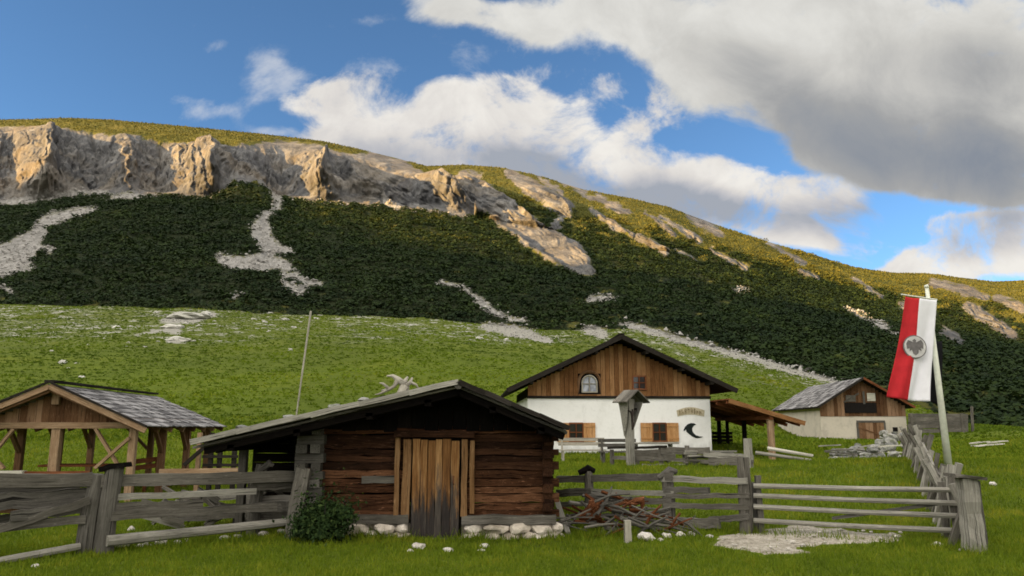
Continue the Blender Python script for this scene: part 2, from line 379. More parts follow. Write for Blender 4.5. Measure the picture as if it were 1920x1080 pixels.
def grid_obj(name, r0, r1, mat):
    rws = slice(r0, r1 + 1); n = r1 - r0 + 1
    V_ = np.stack([MX[rws], MY[rws], MZ[rws]], -1).reshape(-1, 3)
    i = np.arange(n - 1)[:, None] * NC; j = np.arange(NC)[None]; jn = (j + 1) % NC
    F_ = np.stack([i + j, i + jn, i + NC + jn, i + NC + j], -1).reshape(-1, 4)
    at_ = {'rock': rock[rws], 'scree': scree[rws], 'pine': pine[rws]}
    return mesh_np(name, V_, F_, mat, True, at_)

# materials of the land
gm, nt, b = new_mat('meadow_grass', 0.95, 0.1)
tc = nt.new('ShaderNodeTexCoord'); ob = tc.outputs['Object']
n1 = nt.noise(ob, 0.09, 5, .6); n2 = nt.noise(ob, 1.1, 6, .65); n3 = nt.noise(ob, 9.0, 4, .6)
nf = nt.noise(ob, 0.35, 7, .75)
c = nt.ramp(n1, [(0.30, (.062, .090, .006)), (0.5, (.092, .128, .007)), (0.7, (.138, .160, .009))])
c = nt.mix(nt.math('MULTIPLY', nt.mr(nt.noise(ob, .028, 4, .6, .8), .46, .60), .5), c, (.060, .082, .010))
c = nt.mix(nt.mr(n2, .35, .75), c, (.068, .098, .006))
c = nt.mix(nt.math('MULTIPLY', nt.mr(n3, .45, .7), .45), c, (.115, .125, .028))
c = nt.mix(nt.mr(nf, .60, .74), c, (.105, .105, .045))
far = nt.new('ShaderNodeVectorMath', operation='LENGTH'); nt.l.new(ob, far.inputs[0])
fr = nt.mr(far.outputs['Value'], 55, 190)
c = nt.mix(nt.math('MULTIPLY', fr, .40), c, (.100, .104, .032))
sc = nt.math('ADD', nt.attr('scree').outputs['Fac'], nt.math('MULTIPLY', nt.math('SUBTRACT', nt.noise(ob, .5, 7, .7), .5), 1.6))
# stony speckle of the upper pasture
sp = nt.noise(ob, .22, 9, .82); spm = nt.math('MULTIPLY', nt.mr(nt.math('MULTIPLY', nt.noise(ob, .03, 4, .6), fr), .22, .46), nt.mr(sp, .51, .60))
c = nt.mix(spm, c, (.36, .35, .31))
c = nt.mix(nt.mr(sc, -.05, .25), c, nt.ramp(nt.noise(ob, 1.5, 5, .7), [(.3, (.19, .185, .155)), (.7, (.36, .345, .30))]))
nt.l.new(c, b.inputs['Base Color'])
bump(nt, b, nt.math('ADD', nt.math('MULTIPLY', n3, .3), nt.math('ADD', n2, nt.math('MULTIPLY', nf, 2.0))), 0.8, 0.25)

mm, nt, b = new_mat('mountain_land', 0.95, 0.1)
tc = nt.new('ShaderNodeTexCoord'); ob = tc.outputs['Object']
st = nt.map(ob, scale=(1, .55, .45), rot=(0, R(18), 0))
r1n = nt.noise(st, .07, 9, .68, .6); r2n = nt.noise(ob, .35, 7, .7, .3); r3n = nt.noise(ob, .018, 5, .6)
rockc = nt.ramp(r1n, [(.30, (.032, .033, .036)), (.43, (.088, .089, .092)), (.56, (.165, .163, .160)), (.72, (.29, .282, .265))])
rockc = nt.mix(nt.mr(r3n, .45, .65), rockc, nt.mix(.24, rockc, (.34, .26, .15)), 'MIX')  # ochre tint in broad patches, put in to make the sunlight more golden
rockc = nt.mix(nt.math('MULTIPLY', nt.mr(nt.noise(st, .028, 6, .65, .8), .52, .60), .72), rockc, (.085, .085, .09))
rockc = nt.mix(nt.math('MULTIPLY', nt.mr(r2n, .52, .66), .75), rockc, (.075, .075, .07))
grassc = nt.ramp(nt.noise(ob, .045, 8, .7), [(.3, (.050, .058, .012)), (.5, (.095, .095, .020)), (.7, (.150, .130, .034))])
grassc = nt.mix(nt.math('MULTIPLY', nt.mr(r2n, .48, .62), .7), grassc, (.040, .050, .014))
pinec = nt.ramp(nt.noise(ob, .25, 6, .7), [(.35, (.010, .016, .006)), (.65, (.028, .036, .012))])
ns = nt.math('MULTIPLY', nt.math('SUBTRACT', nt.noise(ob, .16, 9, .75), .5), 1.5)
rk = nt.mr(nt.math('ADD', nt.attr('rock').outputs['Fac'], nt.math('MULTIPLY', nt.math('SUBTRACT', nt.noise(nt.map(ob, scale=(1, .4, .4)), .16, 9, .78), .5), 3.0)), -.15, .25)
scr = nt.mr(nt.math('ADD', nt.attr('scree').outputs['Fac'], nt.math('MULTIPLY', nt.math('SUBTRACT', nt.noise(ob, .45, 8, .8), .5), 2.4)), -.12, .35)
pn = nt.mr(nt.math('ADD', nt.attr('pine').outputs['Fac'], ns), -.15, .2)
c = nt.mix(pn, grassc, pinec)
c = nt.mix(rk, c, rockc)
c = nt.mix(scr, c, nt.ramp(nt.noise(nt.map(ob, scale=(1, .35, .35)), .35, 9, .8), [(.32, (.12, .117, .105)), (.48, (.28, .27, .25)), (.66, (.42, .405, .38))]))
nt.l.new(c, b.inputs['Base Color'])
crk = nt.noise(st, .9, 5, .75, .8)
bump(nt, b, nt.math('ADD', nt.math('ADD', r1n, nt.math('MULTIPLY', r2n, .6)), nt.math('MULTIPLY', crk, .25)), 1.0, 3.0)

ground = grid_obj('ground', 0, iC, gm); tag(ground, kind='structure')
mount = grid_obj('mountain', iC, len(RR) - 1, mm); tag(mount, kind='structure')
del X, Yv, Zn

# ---- the ridge behind the camera that keeps the evening sun off the valley
def land_at(px, py):
    """point of the land seen at a pixel (from the grid)"""
    j = int(np.argmin(np.abs(u_front - uv(px, py)[0]))); i = int(np.argmin(np.abs(PY[iC:iE, j] - py))) + iC
    return Vector((MX[i, j], MY[i, j], MZ[i, j]))
edge = [(0, 352), (150, 358), (300, 362), (420, 372), (600, 408), (800, 455), (950, 492), (1100, 528), (1250, 535), (1400, 548), (1550, 570), (1700, 600), (1900, 640)]
L0 = 1500.0; perp = Vector((SUN_H.y, -SUN_H.x))        # along the crest
ws, hs = [], []
for e in edge:
    p = land_at(*e); h = Vector((p.x, p.y))
    ws.append(h.dot(perp)); hs.append(p.z + (L0 - h.dot(SUN_H)) * math.tan(SUN_EL))
o_ = np.argsort(ws); ws = np.array(ws)[o_]; hs = np.array(hs)[o_]
print('CREST', list(zip(ws.round(0), hs.round(0))))
cw = np.arange(-1600, 1601, 20.0)
ch = np.interp(cw, ws, hs)
ch += (8 * fbm(cw / 90, cw * 0 + 3.3, 4))
ch = ch * (1 - 0.35 * sstep(ws.max() + 100, 1600, cw)) * (1 - 0.5 * sstep(0, 1500, ws.min() - cw))
Vv, Ff = [], []
offs = [(-700, 0.02), (-420, .35), (-200, .70), (-60, .93), (0, 1.0), (80, .9), (300, .6), (700, .0)]
for k, (dd, hh) in enumerate(offs):
    for i, ww in enumerate(cw):
        ps = SUN_H * (L0 - dd * -1) + perp * ww
        jit = 0 if hh == 1.0 else 18 * perlin(ww / 120 + k * 7, k * 3.7)
        Vv.append((ps.x, ps.y, ch[i] * hh + jit - (8 if hh < .03 else 0)))
n_ = len(cw)
for k in range(len(offs) - 1):
    for i in range(n_ - 1): Ff.append((k * n_ + i, k * n_ + i + 1, (k + 1) * n_ + i + 1, (k + 1) * n_ + i))
ridge = mesh_np('far_ridge', Vv, Ff, mm, True); tag(ridge, kind='structure')

# ------------------------------------------------------------------ mesh builder
class MB:
    def __init__(s): s.v = []; s.f = []; s.g = []
    def _add(s, vs, fs, gs):
        o = len(s.v); s.v += [tuple(p) for p in vs]; s.f += [tuple(i + o for i in f) for f in fs]; s.g += [tuple(q) for q in gs]
    def beam(s, p0, p1, w, h, up=(0, 0, 1), seg=1, jit=0.0, taper=1.0, bow=0.0):
        """plank or squared timber from p0 to p1: w across, h along 'up'"""
        p0 = Vector(p0); p1 = Vector(p1); d = p1 - p0; L = d.length
        if L < 1e-6: return
        d /= L; up = Vector(up); side = d.cross(up)
        if side.length < 1e-4: side = d.cross(Vector((1, 0, 0)))
        side.normalize(); up = side.cross(d)
        off = Vector((random.uniform(0, 50), random.uniform(0, 50), random.uniform(0, 50)))
        vs, gs, fs = [], [], []
        for i in range(seg + 1):
            t = i / seg; c = p0 + d * (L * t) + up * (bow * math.sin(math.pi * t))
            k = 1 + (taper - 1) * t
            if jit and 0 < i < seg: c = c + side * random.uniform(-jit, jit) + up * random.uniform(-jit, jit)
            for a, b in ((-1, -1), (1, -1), (1, 1), (-1, 1)):
                ja = 1 + (random.uniform(-.12, .12) if jit else 0)
                vs.append(c + side * (a * w / 2 * k * ja) + up * (b * h / 2 * k * ja))
                gs.append(Vector((L * t, a * w / 2, b * h / 2)) + off)
        for i in range(seg):
            for j in range(4):
                a = i * 4 + j; b = i * 4 + (j + 1) % 4; fs.append((a, b, b + 4, a + 4))
        fs.append((3, 2, 1, 0)); n = seg * 4; fs.append((n, n + 1, n + 2, n + 3))
        s._add(vs, fs, gs)
    def log(s, pts, rad, n=8, wob=0.0, cap=True):
        """tapering round pole through points"""
        pts = [Vector(p) for p in pts]
        if not isinstance(rad, (list, tuple)): rad = [rad] * len(pts)
        off = Vector((random.uniform(0, 50), random.uniform(0, 50), random.uniform(0, 50)))
        vs, gs, fs = [], [], []; L = 0
        ref = Vector((0, 0, 1)) if abs((pts[-1] - pts[0]).normalized().z) < .8 else Vector((1, 0, 0))
        for i, p in enumerate(pts):
            d = (pts[min(i + 1, len(pts) - 1)] - pts[max(i - 1, 0)]).normalized()
            a = d.cross(ref).normalized(); b = a.cross(d)
            if i: L += (p - pts[i - 1]).length
            for k in range(n):
                q = 2 * math.pi * k / n; r = rad[i] * (1 + random.uniform(-wob, wob))
                vs.append(p + a * (r * math.cos(q)) + b * (r * math.sin(q)))
                gs.append(Vector((L, rad[i] * math.cos(q), rad[i] * math.sin(q))) + off)
        for i in range(len(pts) - 1):
            for k in range(n):
                fs.append((i * n + k, i * n + (k + 1) % n, (i + 1) * n + (k + 1) % n, (i + 1) * n + k))
        if cap:
            fs.append(tuple(reversed(range(n)))); m = (len(pts) - 1) * n; fs.append(tuple(range(m, m + n)))
        s._add(vs, fs, gs)
    def prism(s, poly, depth):
        """polygon (list of 3D points in one plane) pushed by the vector depth"""
        poly = [Vector(p) for p in poly]; dv = Vector(depth); n = len(poly)
        off = Vector((random.uniform(0, 50), random.uniform(0, 50), random.uniform(0, 50)))
        vs = poly + [p + dv for p in poly]
        nrm = Vector((0, 0, 0))
        for i in range(n): nrm += (poly[i] - poly[0]).cross(poly[(i + 1) % n] - poly[0])
        fs = [tuple(range(n)), tuple(range(2 * n - 1, n - 1, -1))] if nrm.dot(dv) < 0 else [tuple(reversed(range(n))), tuple(range(n, 2 * n))]
        for i in range(n):
            j = (i + 1) % n
            fs.append((i, j, j + n, i + n) if nrm.dot(dv) > 0 else (j, i, i + n, j + n))
        s._add(vs, fs, [Vector((p.z, p.x, p.y)) + off for p in vs])
    def box(s, c, size):
        c = Vector(c); x, y, z = size
        if x >= y and x >= z: s.beam(c - Vector((x / 2, 0, 0)), c + Vector((x / 2, 0, 0)), y, z)
        elif y >= z: s.beam(c - Vector((0, y / 2, 0)), c + Vector((0, y / 2, 0)), x, z)
        else: s.beam(c - Vector((0, 0, z / 2)), c + Vector((0, 0, z / 2)), x, y, up=(0, 1, 0))
    def rock(s, c, size, sub=2, rough=0.22, flat=True):
        bm = bmesh.new(); bmesh.ops.create_icosphere(bm, subdivisions=sub, radius=1)
        ox, oy = random.uniform(0, 90), random.uniform(0, 90); rz = random.uniform(0, 6.28)
        planes = [Vector((random.gauss(0, 1), random.gauss(0, 1), random.gauss(0, 1))).normalized() for _ in range(7)]
        vs = []
        for v in bm.verts:
            p = v.co.copy()
            for pl in planes:
                e = p.dot(pl) - .72
                if e > 0: p -= pl * e * .85
            k = 1 + rough * float(perlin(p.x * 1.7 + ox, p.y * 1.7 + p.z * 1.3 + oy))
            p = Vector((p.x * size[0] / 2 * k, p.y * size[1] / 2 * k, p.z * size[2] / 2 * k))
            p = Matrix.Rotation(rz if size[0] < size[1] * 1.6 else random.uniform(-.0, .0), 3, 'Z') @ p
            vs.append(p + Vector(c))
        fs = [tuple(q.index for q in f.verts) for f in bm.faces]
        off = Vector((random.uniform(0, 50), random.uniform(0, 50), 0))
        s._add(vs, fs, [v + off for v in vs]); bm.free()
    def build(s, name, mat, parent=None, smooth=False, local=True):
        """local=False: the vertices are world points and the parent has no rotation"""
        me = bpy.data.meshes.new(name)
        vs = s.v
        if parent is not None and not local:
            o = parent.location; vs = [(a - o.x, b - o.y, c - o.z) for a, b, c in vs]
        me.from_pydata(vs, [], s.f)
        a = me.attributes.new('gc', 'FLOAT_VECTOR', 'POINT'); a.data.foreach_set('vector', np.array(s.g, np.float32).ravel())
        if smooth: me.polygons.foreach_set('use_smooth', [True] * len(me.polygons))
        me.materials.append(mat); me.update()
        ob = bpy.data.objects.new(name, me); COL.objects.link(ob)
        if parent is not None: ob.parent = parent
        return ob

def thing(name, label, cat, loc, rz=0.0, group=None):
    o = bpy.data.objects.new(name, None); COL.objects.link(o)
    o.empty_display_size = .3
    o.location = loc; o.rotation_euler = (0, 0, rz); return tag(o, label, cat, group)

def single(name, mb, mat, label, cat, loc, group=None, smooth=False):
    """a thing made of one mesh; vertices in world space, origin moved to loc"""
    loc = Vector(loc); mb.v = [(a - loc.x, b - loc.y, c - loc.z) for a, b, c in mb.v]
    o = mb.build(name, mat, None, smooth); o.location = loc; return tag(o, label, cat, group)

def dup(o, loc, rz=0.0, scale=None, label=None):
    c = o.copy(); COL.objects.link(c); c.location = loc; c.rotation_euler = (0, 0, rz)
    if scale: c.scale = scale
    if label: c['label'] = label
    return c

def gp(px, py):
    """point of the near ground seen at a pixel of the photograph"""
    u, v = uv(px, py); Y = np.linspace(4, 68, 2600)
    d = gz(u * Y, Y) - (EYE + v * Y); i = int(np.argmax(d > 0)) if (d > 0).any() else int(np.argmin(np.abs(d)))
    return Vector((u * Y[i], Y[i], float(gz(np.array([u * Y[i]]), np.array([Y[i]]))[0])))
def meadow_at(px, py):
    j = int(np.argmin(np.abs(u_front - uv(px, py)[0]))); lo = near_n - 40
    i = int(np.argmin(np.abs(PY[lo:iC + 40, j] - py))) + lo
    return Vector((MX[i, j], MY[i, j], MZ[i, j]))

# ------------------------------------------------------------------ materials of things
def wood(name, cols, grain=16.0, var=0.5, rough=0.85, bmp=0.35, fine=1.0, chips=0.25):
    """cols: dark, mid, light; colour changes from board to board and along the grain"""
    m, nt, b = new_mat(name, rough, 0.06)
    gc = nt.attr('gc').outputs['Vector']
    gr = nt.noise(nt.map(gc, scale=(.9 * fine, grain * 1.5 * fine, grain * 1.5 * fine)), 2.2, 8, .72, .08)
    big = nt.noise(gc, 1.1, 5, .6)
    isl = nt.new('ShaderNodeNewGeometry').outputs['Random Per Island']
    f = nt.math('ADD', nt.math('MULTIPLY', gr, 1.0 - var * .5), nt.math('MULTIPLY', isl, var * .5))
    f = nt.math('ADD', nt.math('MULTIPLY', f, .72), nt.math('MULTIPLY', big, .28))
    c = nt.ramp(f, [(.30, cols[0]), (.50, cols[1]), (.68, cols[2])])
    ch = nt.noise(nt.map(gc, scale=(3.5, 20, 20)), 2.0, 5, .7)
    c = nt.mix(nt.math('MULTIPLY', nt.mr(ch, .58, .68), chips), c, tuple(min(.7, q * 1.7 + .02) for q in cols[2]))
    c = nt.mix(nt.math('MULTIPLY', nt.mr(ch, .44, .34), min(1, chips * 1.6)), c, tuple(q * .35 for q in cols[0]))
    crack = nt.mr(nt.noise(nt.map(gc, scale=(.7, 30, 30)), 1.6, 3, .5), .30, .40)
    c = nt.mix(nt.math('SUBTRACT', 1.0, crack), c, tuple(q * .22 for q in cols[0]))
    nt.l.new(c, b.inputs['Base Color'])
    bump(nt, b, gr, bmp, 0.012)
    return m
W_grey = wood('weathered_grey_wood', [(.030, .027, .022), (.086, .079, .066), (.215, .20, .172)], var=.9)
W_greyd = wood('dark_weathered_wood', [(.030, .028, .024), (.075, .070, .060), (.16, .15, .13)])
W_pole = wood('silver_grey_pole', [(.10, .096, .08), (.21, .20, .17), (.36, .345, .30)])
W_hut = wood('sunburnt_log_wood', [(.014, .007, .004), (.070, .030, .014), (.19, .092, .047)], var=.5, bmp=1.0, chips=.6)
W_hutd = wood('shaded_weathered_log', [(.005, .003, .002), (.024, .011, .006), (.080, .037, .019)], var=.5, bmp=1.0, chips=.45)  # darker log copy: overhang shade and weathering both put into the colour
W_jamb = wood('golden_door_post', [(.055, .026, .010), (.15, .080, .034), (.33, .205, .105)], var=.8)
W_dark = wood('near_black_wood', [(.0015, .0012, .001), (.004, .003, .0025), (.012, .009, .007)])  # near black; under roofs the shade is put into this colour
W_pine = wood('fresh_larch_wood', [(.13, .080, .045), (.26, .170, .100), (.44, .325, .215)])
W_gable = wood('larch_board_cladding', [(.080, .032, .012), (.205, .100, .040), (.35, .20, .095)], var=.6)
W_gabled = wood('brown_board_cladding', [(.050, .022, .010), (.14, .075, .038), (.26, .16, .095)], var=1.0)
W_roofd = wood('dark_roof_wood', [(.008, .007, .006), (.020, .017, .014), (.045, .040, .034)])
W_shing = wood('silver_larch_shingle', [(.07, .066, .066), (.165, .16, .158), (.33, .32, .315)], var=1.1)
W_red = wood('reddish_brown_wood', [(.045, .014, .006), (.13, .045, .018), (.24, .10, .05)])
W_shut = wood('orange_shutter_wood', [(.24, .11, .035), (.40, .21, .085), (.52, .30, .14)])
W_pale = wood('bleached_wood', [(.30, .28, .23), (.45, .43, .36), (.60, .57, .49)], bmp=.2)
W_drift = wood('driftwood_grey', [(.17, .155, .125), (.30, .28, .23), (.44, .42, .36)])
W_rot = wood('rotten_rust_wood', [(.022, .008, .004), (.085, .030, .012), (.20, .085, .038)], var=.4, bmp=1.0, chips=.7)
W_white = wood('white_painted_wood', [(.40, .40, .38), (.58, .58, .56), (.70, .70, .68)], var=.3)

m, nt, b = new_mat('weathered_door_wood', .85, .15)
W_door = m
gc = nt.attr('gc').outputs['Vector']
gr = nt.noise(nt.map(gc, scale=(1.2, 15, 15)), 2.4, 6, .65, .3); isl = nt.new('ShaderNodeNewGeometry').outputs['Random Per Island']
f = nt.math('ADD', nt.math('MULTIPLY', gr, .62), nt.math('MULTIPLY', isl, .34))
c = nt.ramp(f, [(.28, (.050, .020, .007)), (.47, (.17, .080, .026)), (.68, (.36, .21, .090))])
cg = nt.ramp(f, [(.25, (.010, .008, .008)), (.5, (.034, .029, .026)), (.75, (.10, .085, .07))])
obz = nt.new('ShaderNodeSeparateXYZ'); nt.l.new(nt.new('ShaderNodeTexCoord').outputs['Object'], obz.inputs[0])
wet = nt.math('ADD', obz.outputs[2], nt.math('MULTIPLY', nt.math('SUBTRACT', nt.noise(nt.map(gc, scale=(.6, 5, 5)), 2.0, 6, .75), .5), 2.6))
c = nt.mix(nt.mr(wet, .42, 1.0), cg, c)
nt.l.new(c, b.inputs['Base Color']); bump(nt, b, gr, .4, .012)

def stone(name, cols, scale=6.0, moss=0.0):
    m, nt, b = new_mat(name, .9, .2)
    ob = nt.new('ShaderNodeTexCoord').outputs['Object']
    n = nt.noise(ob, scale, 7, .7, .2); isl = nt.new('ShaderNodeNewGeometry').outputs['Random Per Island']
    oi = nt.new('ShaderNodeObjectInfo').outputs['Random']
    f = nt.math('ADD', nt.math('MULTIPLY', n, .7), nt.math('MULTIPLY', nt.math('FRACT', nt.math('ADD', isl, oi)), .3))
    c = nt.ramp(f, [(.3, cols[0]), (.5, cols[1]), (.7, cols[2])])
    spots = nt.mr(nt.noise(ob, scale * 3.3, 4, .6), .60, .68)
    c = nt.mix(nt.math('MULTIPLY', spots, .5), c, tuple(q * .35 for q in cols[0]))
    if moss: c = nt.mix(nt.math('MULTIPLY', nt.mr(nt.noise(ob, scale * .6, 4, .6), .5, .62), moss), c, (.07, .085, .025))
    nt.l.new(c, b.inputs['Base Color']); bump(nt, b, n, .6, .03)
    return m
S_white = stone('pale_limestone', [(.30, .28, .24), (.47, .44, .39), (.60, .57, .52)])
S_base = stone('foundation_limestone', [(.34, .29, .23), (.56, .50, .42), (.72, .66, .58)], 5, .25)
S_grey = stone('grey_lichen_stone', [(.09, .09, .085), (.20, .20, .185), (.38, .37, .34)], 5, .5)
S_bould = stone('weathered_boulder', [(.30, .29, .26), (.46, .45, .41), (.58, .56, .52)], .8, .3)

S_rub = stone('limestone_rubble', [(.16, .155, .145), (.28, .27, .25), (.40, .385, .36)], .5)
def plaster(name, col, dirt):
    m, nt, b = new_mat(name, .92, .15)
    ob = nt.new('ShaderNodeTexCoord').outputs['Object']
    n = nt.noise(ob, .9, 7, .65); n2 = nt.noise(ob, 7, 6, .65)
    c = nt.mix(nt.mr(n, .45, .75), col, dirt)
    zz = nt.new('ShaderNodeSeparateXYZ'); nt.l.new(ob, zz.inputs[0])
    stn = nt.noise(nt.map(ob, scale=(1, 1, .25)), 1.6, 6, .7)
    c = nt.mix(nt.math('MULTIPLY', nt.mr(nt.math('ADD', zz.outputs[2], nt.math('MULTIPLY', nt.math('SUBTRACT', stn, .5), 1.6)), .55, .05), .6), c, tuple(q * .55 for q in dirt))
    c = nt.mix(nt.math('MULTIPLY', nt.mr(stn, .58, .75), .35), c, tuple(q * .7 for q in dirt))
    c = nt.mix(nt.math('MULTIPLY', nt.mr(n2, .5, .75), .35), c, tuple(q * .8 for q in dirt))
    nt.l.new(c, b.inputs['Base Color']); bump(nt, b, n2, .35, .02); return m
P_white = plaster('white_lime_plaster', (.80, .80, .78), (.68, .68, .65))
P_beige = plaster('old_beige_plaster', (.50, .455, .375), (.34, .31, .26))

def plain(name, col, rough=.6, spec=.3, metal=0.0, var=.25, scale=8):
    m, nt, b = new_mat(name, rough, spec); b.inputs['Metallic'].default_value = metal
    ob = nt.new('ShaderNodeTexCoord').outputs['Object']
    n = nt.noise(ob, scale, 5, .6)
    nt.l.new(nt.mix(nt.mr(n, .35, .7), tuple(q * (1 - var) for q in col), tuple(min(1, q * (1 + var * .4)) for q in col)), b.inputs['Base Color']); return m
M_red = plain('red_banner_cloth', (.42, .022, .028), .8, .1, var=.15, scale=3)
M_wht = plain('white_banner_cloth', (.70, .70, .74), .8, .1, var=.06, scale=3)
M_blk = plain('black_cloth', (.012, .012, .014), .9, .1)
M_emb = plain('emblem_grey', (.52, .51, .50), .8, .1, var=.2, scale=4)
M_embd = plain('emblem_dark', (.15, .14, .14), .8, .1)
M_iron = plain('rusty_iron', (.16, .065, .03), .8, .3, .3, .5)
M_dark = plain('dark_interior', (.012, .010, .009), .9, .1)
M_lett = plain('olive_brown_lettering', (.25, .20, .11), .8, .1)
M_ribb = plain('faded_tan_paint', (.52, .46, .33), .85, .1, var=.2)
M_ink = plain('black_green_paint', (.016, .022, .020), .8, .1)
M_pole = plain('white_painted_pole', (.62, .64, .54), .5, .4, var=.12)
M_fig = plain('dark_carved_wood', (.030, .020, .015), .7, .3)
m, nt, b = new_mat('window_glass', .08, .5); M_glass = m
nt.l.new(nt.mix(nt.mr(nt.noise(nt.new('ShaderNodeTexCoord').outputs['Object'], 2.2, 3), .4, .6), (.16, .18, .22), (.34, .37, .42)), b.inputs['Base Color'])
m, nt, b = new_mat('dark_window_glass', .06, .5); M_dglass = m
nt.l.new(nt.mix(nt.noise(nt.new('ShaderNodeTexCoord').outputs['Object'], 2.2, 3), (.012, .012, .012), (.035, .030, .025)), b.inputs['Base Color'])

def leaf_mat(name, cols, trans=.25):
    m, nt, b = new_mat(name, .8, .15)
    r = nt.attr('rnd').outputs['Fac']; ob = nt.new('ShaderNodeTexCoord').outputs['Object']
    nt.l.new(nt.ramp(r, [(0, cols[0]), (.55, cols[1]), (1, cols[2])]), b.inputs['Base Color'])
    tr = nt.new('ShaderNodeBsdfTranslucent'); nt.l.new(nt.ramp(r, [(0, cols[0]), (.55, cols[1]), (1, cols[2])]), tr.inputs[0])
    mx = nt.new('ShaderNodeMixShader'); mx.inputs[0].default_value = trans
    nt.l.new(b.outputs[0], mx.inputs[1]); nt.l.new(tr.outputs[0], mx.inputs[2]); nt.l.new(mx.outputs[0], m.node_tree.nodes['Material Output'].inputs[0]); return m
L_grass = leaf_mat('grass_blade', [(.062, .100, .006), (.130, .185, .008), (.245, .245, .020)], .35)
L_turf = leaf_mat('alpine_turf_blade', [(.030, .036, .008), (.075, .078, .014), (.13, .118, .024)], .2)
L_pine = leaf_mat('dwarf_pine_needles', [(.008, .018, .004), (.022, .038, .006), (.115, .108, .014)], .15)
L_bush = leaf_mat('dark_leaf', [(.008, .020, .005), (.022, .045, .010), (.060, .090, .022)], .2)

# ------------------------------------------------------------------ dwarf pine cover of the mountain side
def pine_cover():
    r0, r1 = iC - 22, iE
    pm = pine[r0:r1, :NF].copy(); scm = scree[r0:r1, :NF]; rkm = rock[r0:r1, :NF]
    prob = sstep(-.25, .35, pm) * np.where(scm < -.22, 1, .10 * (scm < .5)) * np.where(rkm < -.15, 1, .05 * (rkm < .8))
    seg_ = SEG[r0:r1, :NF]
    dens = np.where(seg_ <= 2, 1.0, .85) * prob
    fl = dens.ravel(); N = 52000
    idx = rng.choice(len(fl), N, p=fl / fl.sum()); ii = idx // NF; jj = idx % NF
    X0 = MX[r0:r1, :NF][ii, jj]; Y0 = MY[r0:r1, :NF][ii, jj]; Z0 = MZ[r0:r1, :NF][ii, jj]
    X0 = X0 + rng.normal(0, .6, N); Y0 = Y0 + rng.normal(0, .9, N)
    K = 15; ph = rng.uniform(0, 2 * np.pi, (N, K)); el = np.arcsin(rng.uniform(.05, 1, (N, K)))
    Rr = (.65 + 1.5 * rng.uniform(0, 1, (N, 1)) ** 2) * (0.75 + .45 * (Y0[:, None] / 420))
    flat = rng.uniform(.55, .85, (N, 1))
    rad = rng.uniform(.7, 1.05, (N, K))
    cx = X0[:, None] + Rr * rad * np.cos(ph) * np.cos(el); cy = Y0[:, None] + Rr * rad * np.sin(ph) * np.cos(el); cz = Z0[:, None] - .25 + Rr * flat * rad * np.sin(el)
    # every clump is a bent leaf-shaped quad pointing outwards
    nrm = np.stack([np.cos(ph) * np.cos(el), np.sin(ph) * np.cos(el), np.sin(el) + .75], -1) + rng.normal(0, .35, (N, K, 3))
    nrm /= np.linalg.norm(nrm, axis=-1, keepdims=True)
    a = np.cross(nrm, rng.normal(size=(N, K, 3))); a /= np.linalg.norm(a, axis=-1, keepdims=True); bb = np.cross(nrm, a)
    sz = (Rr * rng.uniform(.20, .40, (N, K)))[..., None]
    C = np.stack([cx, cy, cz], -1)
    Vv = np.stack([C - a * sz, C - bb * sz * .7 , C + a * sz + nrm * sz * .3, C + bb * sz * .7], 2).reshape(-1, 3)
    Ff = np.arange(N * K * 4).reshape(-1, 4)
    rnd = np.clip(np.repeat(rng.uniform(.05, .40, N) + .45 * fbm(X0 / 30, Y0 / 30, 3) + .25 * fbm(X0 / 9, Y0 / 9, 2), K * 4) + np.repeat(rng.normal(0, .05, N * K), 4), 0, 1)
    sun_tint = np.repeat(sstep(.05, .5, ((np.hypot(X0, Y0) - rD[jj]) / (rE - rD)[jj])) * .95, K * 4)  # sunlit tone painted into the shrub colour, stronger higher up
    o = mesh_np('dwarf_pine_cover', Vv, Ff, L_pine, False, {'rnd': np.clip(rnd + sun_tint + np.repeat(.30 * sstep(420, 640, PX[r0:r1, :NF][ii, jj]) * (1 - sstep(430, 500, PY[r0:r1, :NF][ii, jj])) * (.6 + .8 * fbm(X0 / 18, Y0 / 18, 3)), K * 4), 0, 1)})  # more sunlit olive painted onto the upper middle scrub
    tag(o, kind='stuff'); o['label'] = 'dark green dwarf pine scrub covering the mountain side'
    return o
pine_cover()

# ------------------------------------------------------------------ gravel in front of the gate
gpoly = [(1335,1012),(1360,1003),(1420,1000),(1460,990),(1510,987),(1560,992),(1610,1000),(1690,1000),(1708,1008),(1690,1018),(1640,1022),(1600,1020),(1545,1026),(1490,1040),(1440,1046),(1380,1036),(1345,1026)]
gpw = np.array([gp(*q)[:2] for q in gpoly])
def in_poly(x, y, poly):
    r = np.zeros(np.shape(x), bool); n = len(poly)
    for i in range(n):
        x0, y0 = poly[i]; x1, y1 = poly[(i + 1) % n]
        c_ = ((y0 > y) != (y1 > y)) & (x < (x1 - x0) * (y - y0) / (y1 - y0 + 1e-12) + x0); r ^= c_
    return r
def gravel_mask(x, y):
    return in_poly(x + .30 * fbm(x * 1.6, y * 1.6, 4), y + .36 * fbm(x * 2.1 + 9, y * 2.1, 3), gpw)
mg, nt, b = new_mat('pale_gravel', .95, .15)
ob = nt.new('ShaderNodeTexCoord').outputs['Object']
vr = nt.new('ShaderNodeTexVoronoi'); nt.l.new(ob, vr.inputs['Vector']); vr.inputs['Scale'].default_value = 28
n = nt.noise(ob, 3, 6, .7)
c = nt.ramp(nt.math('ADD', nt.math('MULTIPLY', n, .7), nt.math('MULTIPLY', vr.outputs['Color'], .3)), [(.32, (.15, .13, .095)), (.5, (.29, .262, .21)), (.68, (.43, .40, .335))])
nt.l.new(c, b.inputs['Base Color']); bump(nt, b, vr.outputs['Distance'], .6, .02)
